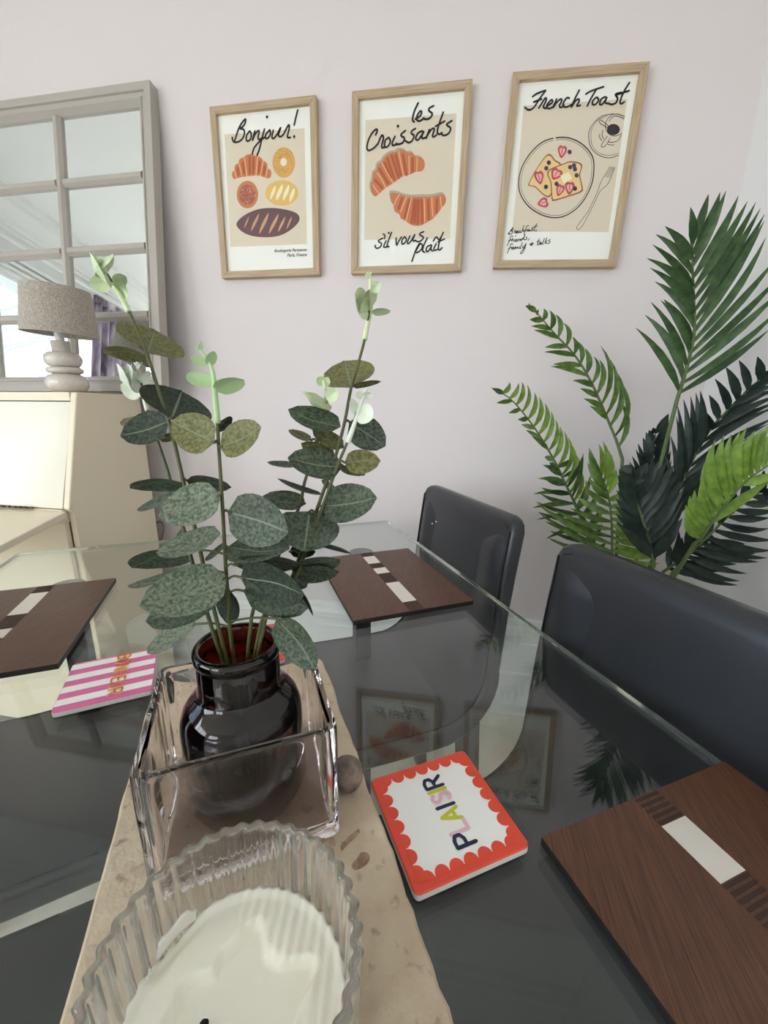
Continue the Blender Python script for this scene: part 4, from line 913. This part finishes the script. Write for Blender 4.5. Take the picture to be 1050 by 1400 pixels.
stem('eucalyptus stem in the middle of the jar with pale green tip and big frosted leaves', [(438, 430), (445, 500), (452, 580), (458, 680), (470, 870), (480, 1060), (490, 1180), (497, 1290)], -.015,
     [(442, 640, 300, 570, 104, .01, O, 1, -.004), (462, 655, 596, 588, 78, -.008, O, -1, -.004), (460, 570, 490, 590, 56, .02, G, 1, .01),
      (462, 812, 258, 882, 104, -.01, F_, 1, -.004), (488, 868, 686, 935, 132, -.018, D, 1, -.006), (462, 940, 250, 1002, 64, -.008, F_, 1, 0), (352, 1000, 168, 1052, 66, .006, D, -1, .012), (486, 985, 690, 990, 84, -.012, D, -1, -.002), (476, 985, 414, 1018, 26, .01, G, 1, .01),
      (482, 1085, 196, 1180, 128, -.03, F_, 1, -.010), (474, 1120, 216, 1228, 108, -.012, D, 1, -.002), (380, 1240, 218, 1318, 66, .0, F_, 1, .006), (330, 1062, 155, 1112, 26, .012, D, 1, .012), (510, 1045, 722, 1036, 52, -.006, D, 1, -.004),
      (530, 1085, 738, 1140, 104, -.018, G, 1, -.012), (540, 1130, 752, 1185, 98, -.008, D, 1, -.004), (648, 1222, 776, 1392, 88, -.012, D, 1, -.012), (488, 1120, 480, 1235, 76, .01, G, 1, .012)],
     ([(392, 330), (425, 375), (440, 430), (446, 500), (452, 575)], [(440, 455, 360, 408, 48), (448, 470, 540, 432, 44), (425, 385, 440, 338, 28), (422, 380, 362, 362, 26)], (392, 338, 44)), 'tip_green')
stem('tallest eucalyptus stem on the picture wall side with cream tip', [(955, 190), (940, 290), (915, 385), (893, 460), (870, 580), (840, 690), (800, 805), (770, 890), (715, 1040), (690, 1100), (610, 1225)], .02,
     [(894, 458, 872, 370, 152, .035, O, 1, 0), (898, 456, 992, 438, 16, .0, O, 1, 0), (858, 588, 686, 530, 64, .0, D, 1, 0), (888, 572, 1006, 652, 92, .01, D, 1, .004), (838, 690, 728, 642, 46, .0, O, 1, .004), (862, 722, 684, 690, 82, -.008, D, 1, -.004),
      (798, 812, 650, 758, 16, .0, G, 1, 0), (796, 852, 978, 822, 106, -.008, D, -1, -.004), (756, 868, 738, 1000, 176, -.02, D, 1, -.002), (700, 1068, 856, 1026, 56, -.006, D, 1, 0), (700, 1082, 852, 1066, 52, .0, D, 1, .004), (714, 1088, 746, 1118, 42, .0, G, 1, .004), (690, 1000, 776, 1000, 38, .0, G, 1, .006)],
     ([(955, 90), (958, 140), (958, 200), (945, 260), (938, 300)], [(952, 205, 905, 150, 56), (956, 200, 945, 140, 56), (962, 212, 1024, 205, 20), (960, 140, 990, 110, 28)], (952, 100, 32)), 'eucalyptus_tip')
stem('short eucalyptus stem with white tip beside the tallest stem', [(912, 540), (880, 640), (850, 712), (810, 822), (785, 890), (720, 1060), (690, 1120), (595, 1240)], .0,
     [(872, 706, 990, 700, 66, .0, O, 1, 0), (866, 716, 938, 748, 34, .012, O, 1, .006), (806, 760, 845, 815, 24, .01, F_, 1, .008), (786, 872, 876, 884, 38, .01, G, 1, .008), (785, 975, 892, 1006, 14, .0, G, 1, .004), (700, 1095, 768, 1212, 12, .0, G, 1, .004)],
     ([(938, 478), (920, 530), (900, 590), (882, 640)], [(918, 535, 965, 560, 60), (912, 545, 892, 495, 26), (934, 490, 965, 478, 20), (934, 490, 908, 476, 20)], (938, 488, 34)), 'tip_white')
stem('slim eucalyptus stem standing furthest towards the picture wall', [(812, 500), (795, 590), (770, 680), (740, 770), (722, 850), (660, 1000), (565, 1215)], .05,
     [(868, 656, 766, 598, 46, .0, O, 1, -.02), (762, 632, 686, 598, 26, .0, O, 1, 0), (718, 716, 616, 704, 20, .0, D, 1, 0), (742, 842, 602, 816, 58, .0, D, 1, 0)],
     ([(800, 430), (808, 470), (812, 510), (806, 550)], [(808, 500, 756, 484, 36), (812, 498, 848, 466, 40), (802, 450, 782, 424, 24), (804, 450, 818, 424, 24)], (800, 436, 26)), 'eucalyptus_tip')
# ================================================================== potted palm
for nm, c1, c2 in (('palm_mid', (72, 98, 56), (44, 68, 38)), ('palm_bright', (124, 152, 60), (92, 120, 44)), ('palm_dark', (42, 56, 48), (24, 36, 32)), ('palm_light', (98, 124, 56), (64, 90, 40))):
    mat(nm, c1, .45, spec=.4, var=(60, 4, 1.5), rgb2=c2)
mat('palm_stalk', (86, 104, 58), .5); mat('pot_grey', (150, 148, 146), .6, bump=(60, .1)); mat('soil', (60, 48, 38), .95, bump=(80, .6))
PR = V((.46, 1.13, 0))
palm = thing('potted_palm', 'artificial palm with long green fronds in a pot in the room corner', 'plant', PR)
MB().lathe([(.0, 0), (.095, 0), (.10, .01), (.125, .26), (.13, .27), (.13, .29), (.12, .29), (.115, .25), (0, .25)], PR, 40, False, False).build('pot', 'pot_grey', palm, smooth=True, root=palm, auto=40)
MB().lathe([(.0, .262), (.06, .265), (.116, .258)], PR, 30, False, False).build('soil', 'soil', palm, smooth=True, root=palm)
FOOT = PR+V((0, 0, .26))
def clampx(q):
    q = V(q); q.x = min(q.x, WX-.006); q.y = min(q.y, WY-.03); return q
def leaflet(par, B, Tp, wid, m, bulge, tw, sag=0.0):
    ax = Tp-B; vd = (V((0, 0, CZ))-B).normalized(); s0 = ax.cross(vd).normalized(); n = s0.cross(ax).normalized()
    vv = []; ff = []; N = 7
    for i in range(N+1):
        t = i/N; c = B + ax*t + s0*(bulge*ax.length*4*t*(1-t)) + n*(.05*ax.length*math.sin(3*t))
        d = (ax + s0*(bulge*ax.length*4*(1-2*t))).normalized(); sd = (Matrix.Rotation(tw, 3, d) @ d.cross(n)).normalized(); nn = sd.cross(d)
        w_ = wid/2*(.35+.65*min(1, t*3.5))*(1-max(0, t-.55)/.45)**.8 + .0003
        vv += [clampx(c-sd*w_+nn*w_*.35), clampx(c), clampx(c+sd*w_+nn*w_*.35)]
    for i in range(N):
        for j in range(2): ff.append((i*3+j, i*3+j+1, i*3+j+4, i*3+j+3))
    me = bpy.data.meshes.new('leaflet'); me.from_pydata([tuple(q-PR) for q in vv], [], ff); me.polygons.foreach_set('use_smooth', [True]*len(ff)); me.materials.append(MATS[m])
    o = bpy.data.objects.new('leaflet', me); COL.objects.link(o); o.parent = par
rp = random.Random(11)
def frond(o, rach, y0, y1, left, right, m, wid, bl=0.0, br=0.0, t0=.0, t1=1.0, tw=.35, m2=None, nl=None, nr=None, tl=None):
    """o=(ox,oy,scale) crop; rach: crop polyline base->tip; left/right: tip lists base->tip, spread over t0..t1 of the rachis"""
    n = len(rach); C = lambda q, y: aty(o[0]+q[0]/o[2], o[1]+q[1]/o[2], y)
    yy = lambda t: y0+(y1-y0)*t
    P3 = [C(q, yy(i/(n-1))) for i, q in enumerate(rach)]
    ln = smooth_line(P3, 8)
    k0 = FOOT + V((rp.uniform(-.03, .03), rp.uniform(-.03, .03), 0)); mid = (k0*.45+P3[0]*.55)+V((0, 0, .03))
    stalk = smooth_line([k0, mid, P3[0]], 5)[:-1]
    allp = stalk+ln
    f = MB().tube([clampx(q) for q in allp], [.0048-.0036*i/len(allp) for i in range(len(allp))], 7).build('frond', 'palm_stalk', palm, smooth=True, root=palm)
    cum = [0]
    for a, b in zip(ln[:-1], ln[1:]): cum.append(cum[-1]+(b-a).length)
    def at(t):
        s_ = t*cum[-1]; i = max(j for j in range(len(cum)) if cum[j] <= s_+1e-9); i = min(i, len(ln)-2); return ln[i].lerp(ln[i+1], (s_-cum[i])/max(1e-9, cum[i+1]-cum[i]))
    def resample(tips, k):
        if not k or k <= len(tips): return tips
        out = []
        for i in range(k):
            x = i/(k-1)*(len(tips)-1); a = min(len(tips)-2, int(x)); q = x-a
            out.append((tips[a][0]*(1-q)+tips[a+1][0]*q+rp.uniform(-4, 4), tips[a][1]*(1-q)+tips[a+1][1]*q+rp.uniform(-4, 4)))
        return out
    for tips, b, sg in ((resample(left, nl), bl, -1), (resample(right, nr), br, 1)):
        for i, q in enumerate(tips):
            ta = tl if (tl is not None and sg < 0) else t0; t = ta+(t1-ta)*(i+.5)/len(tips); B = at(t); y = yy(t)+rp.uniform(-.03, .03); E_ = C(q, min(y, WY-.04))
            leaflet(f, B, E_, wid*rp.uniform(.88, 1.1), m2 if (m2 and sg > 0) else m, b+rp.uniform(-.02, .02), sg*tw+rp.uniform(-.25, .25))
P6 = (660, 250, 2.413); E2_ = (670, 400, 5.0); E3_ = (670, 580, 4.375); E4_ = (830, 520, 4.668); E1c = (860, 250, 4.516)
# tall upright frond (crop E1c)
frond(E1c, [(295, 1345), (340, 1200), (385, 1030), (405, 900), (400, 700), (392, 520), (392, 380), (395, 300)], 1.06, 1.02,
      [(42, 895), (98, 815), (135, 735), (195, 725), (215, 720), (160, 610), (130, 525), (110, 465), (145, 380), (165, 318), (222, 268), (380, 150)],
      [(858, 910), (940, 760), (950, 640), (940, 540), (910, 430), (810, 285), (850, 205), (810, 185), (805, 125), (745, 128), (697, 90), (608, 50), (568, 55), (490, 70)], 'palm_mid', .0150, .06, .03, .02, .97, .2, nl=12, nr=15)
# curled frond in the middle
frond(E2_, [(905, 1140), (870, 1030), (830, 930), (700, 630), (580, 430), (450, 290), (330, 150), (262, 75)], 1.20, 1.26,
      [(680, 775), (640, 725), (615, 655), (565, 600), (415, 505), (430, 490), (370, 405), (375, 375), (300, 255), (280, 230), (270, 185), (240, 90)],
      [(885, 735), (880, 560), (855, 520), (755, 345), (750, 470), (700, 420), (590, 330), (570, 310), (490, 185), (430, 130), (375, 105), (330, 120)], 'palm_light', .0135, .05, .15, .04, .97, .35, nr=15, nl=12, tl=.2)
# left bright frond
frond((670, 400, 5.0), [(700, 1640), (600, 1480), (520, 1320), (450, 1170), (340, 980), (240, 840), (130, 720), (10, 652)], 1.16, 1.24,
      [(380, 1680), (310, 1530), (280, 1440), (310, 1320), (350, 1190), (380, 1140), (275, 965), (235, 930), (205, 880), (160, 845), (50, 770), (10, 655)],
      [(760, 1480), (690, 1330), (620, 1240), (592, 1120), (560, 1030), (520, 960), (480, 920), (440, 860), (400, 790), (345, 715), (300, 680), (230, 610), (210, 615), (135, 608)], 'palm_light', .0135, .04, .14, .02, .96, .3, m2='palm_bright', nr=18, nl=14)
# low bright frond behind the near chair
frond(E3_, [(735, 960), (732, 800), (725, 560), (700, 400), (650, 280)], 1.0, 1.06,
      [(420, 920), (300, 550), (275, 470), (340, 515), (480, 500), (540, 400), (590, 320), (585, 185), (595, 135)],
      [(1005, 960), (1010, 870), (1015, 790), (980, 750), (950, 700), (960, 650), (870, 560), (835, 490), (780, 420), (740, 230), (680, 100), (650, 115)], 'palm_light', .0150, -.04, .08, .12, .98, .3, m2='palm_bright', nr=16, nl=13)
# left low fringe frond
frond(E3_, [(640, 860), (600, 720), (540, 560), (470, 400), (420, 290), (370, 220)], 1.12, 1.2,
      [(360, 690), (355, 625), (300, 550), (275, 470), (300, 405), (310, 370), (330, 250), (355, 225)],
      [(690, 700), (660, 560), (640, 470), (600, 300), (545, 130), (560, 260), (520, 200)], 'palm_mid', .012, -.05, .05, .1, .98, .35, nr=9, nl=10)
# dark frond facing the room
frond(E4_, [(300, 1180), (260, 1000), (200, 800), (160, 650), (150, 560)], .98, .90,
      [(60, 900), (50, 800), (60, 700), (70, 600), (75, 560), (110, 540)], [(480, 880), (490, 760), (480, 640), (425, 540), (340, 510), (260, 520), (210, 600)], 'palm_dark', .022, .0, .0, .05, 1.0, .2, nl=11, nr=13)
frond(E4_, [(300, 1120), (280, 900), (280, 640), (300, 420), (315, 300)], 1.2, 1.22,
      [(130, 560), (160, 480), (200, 400), (250, 330), (290, 300)], [(420, 560), (400, 420), (400, 300), (395, 210)], 'palm_dark', .018, .02, .02, .25, 1.0, .25, nl=9, nr=9)
# dark frond leaning to the right wall
frond(E4_, [(330, 1050), (420, 800), (500, 600), (640, 340), (760, 200), (900, 60), (1040, -60)], 1.12, 1.02,
      [(330, 560), (380, 440), (440, 250), (450, 150), (510, 110), (560, 80), (600, 60), (635, 260), (650, 100), (700, -40), (800, -120), (960, -150)], [(760, 560), (880, 400), (960, 300), (1060, 270), (1080, 170), (1080, 120), (1080, 60), (1090, 0), (1090, -80)], 'palm_dark', .016, .06, -.04, .1, .98, .3, nl=16, nr=13)
# bright frond at the right
frond(E4_, [(560, 1040), (600, 1005), (680, 890), (750, 800), (880, 650), (1040, 535)], .92, .84,
      [(505, 850), (502, 780), (545, 700), (600, 690), (615, 600), (640, 450), (690, 380), (765, 345), (830, 330), (895, 300), (960, 330), (1030, 280), (1080, 300)], [(1040, 640), (1080, 600)], 'palm_bright', .0170, -.09, 0, .08, .98, .15, nl=17)
# dark low fronds at the right
frond(E4_, [(420, 1230), (540, 1090), (640, 1000), (760, 880), (900, 760), (1030, 690)], 1.0, .95,
      [(460, 960), (560, 850), (700, 740), (820, 660), (1000, 570)], [(830, 1310), (850, 1270), (970, 1160), (1050, 1120), (1060, 1020), (1020, 905), (1080, 830), (1080, 760), (1060, 720)], 'palm_dark', .016, .02, .05, .02, 1.0, .3, nl=8, nr=13)
frond(E4_, [(360, 1220), (480, 1140), (580, 1070), (680, 1010)], 1.05, 1.02,
      [(400, 1040), (480, 1000), (560, 980), (640, 960)], [(700, 1240), (760, 1200), (850, 1160), (960, 1100), (880, 1040)], 'palm_dark', .018, .02, .03, .05, 1.0, .3, nl=7, nr=8)
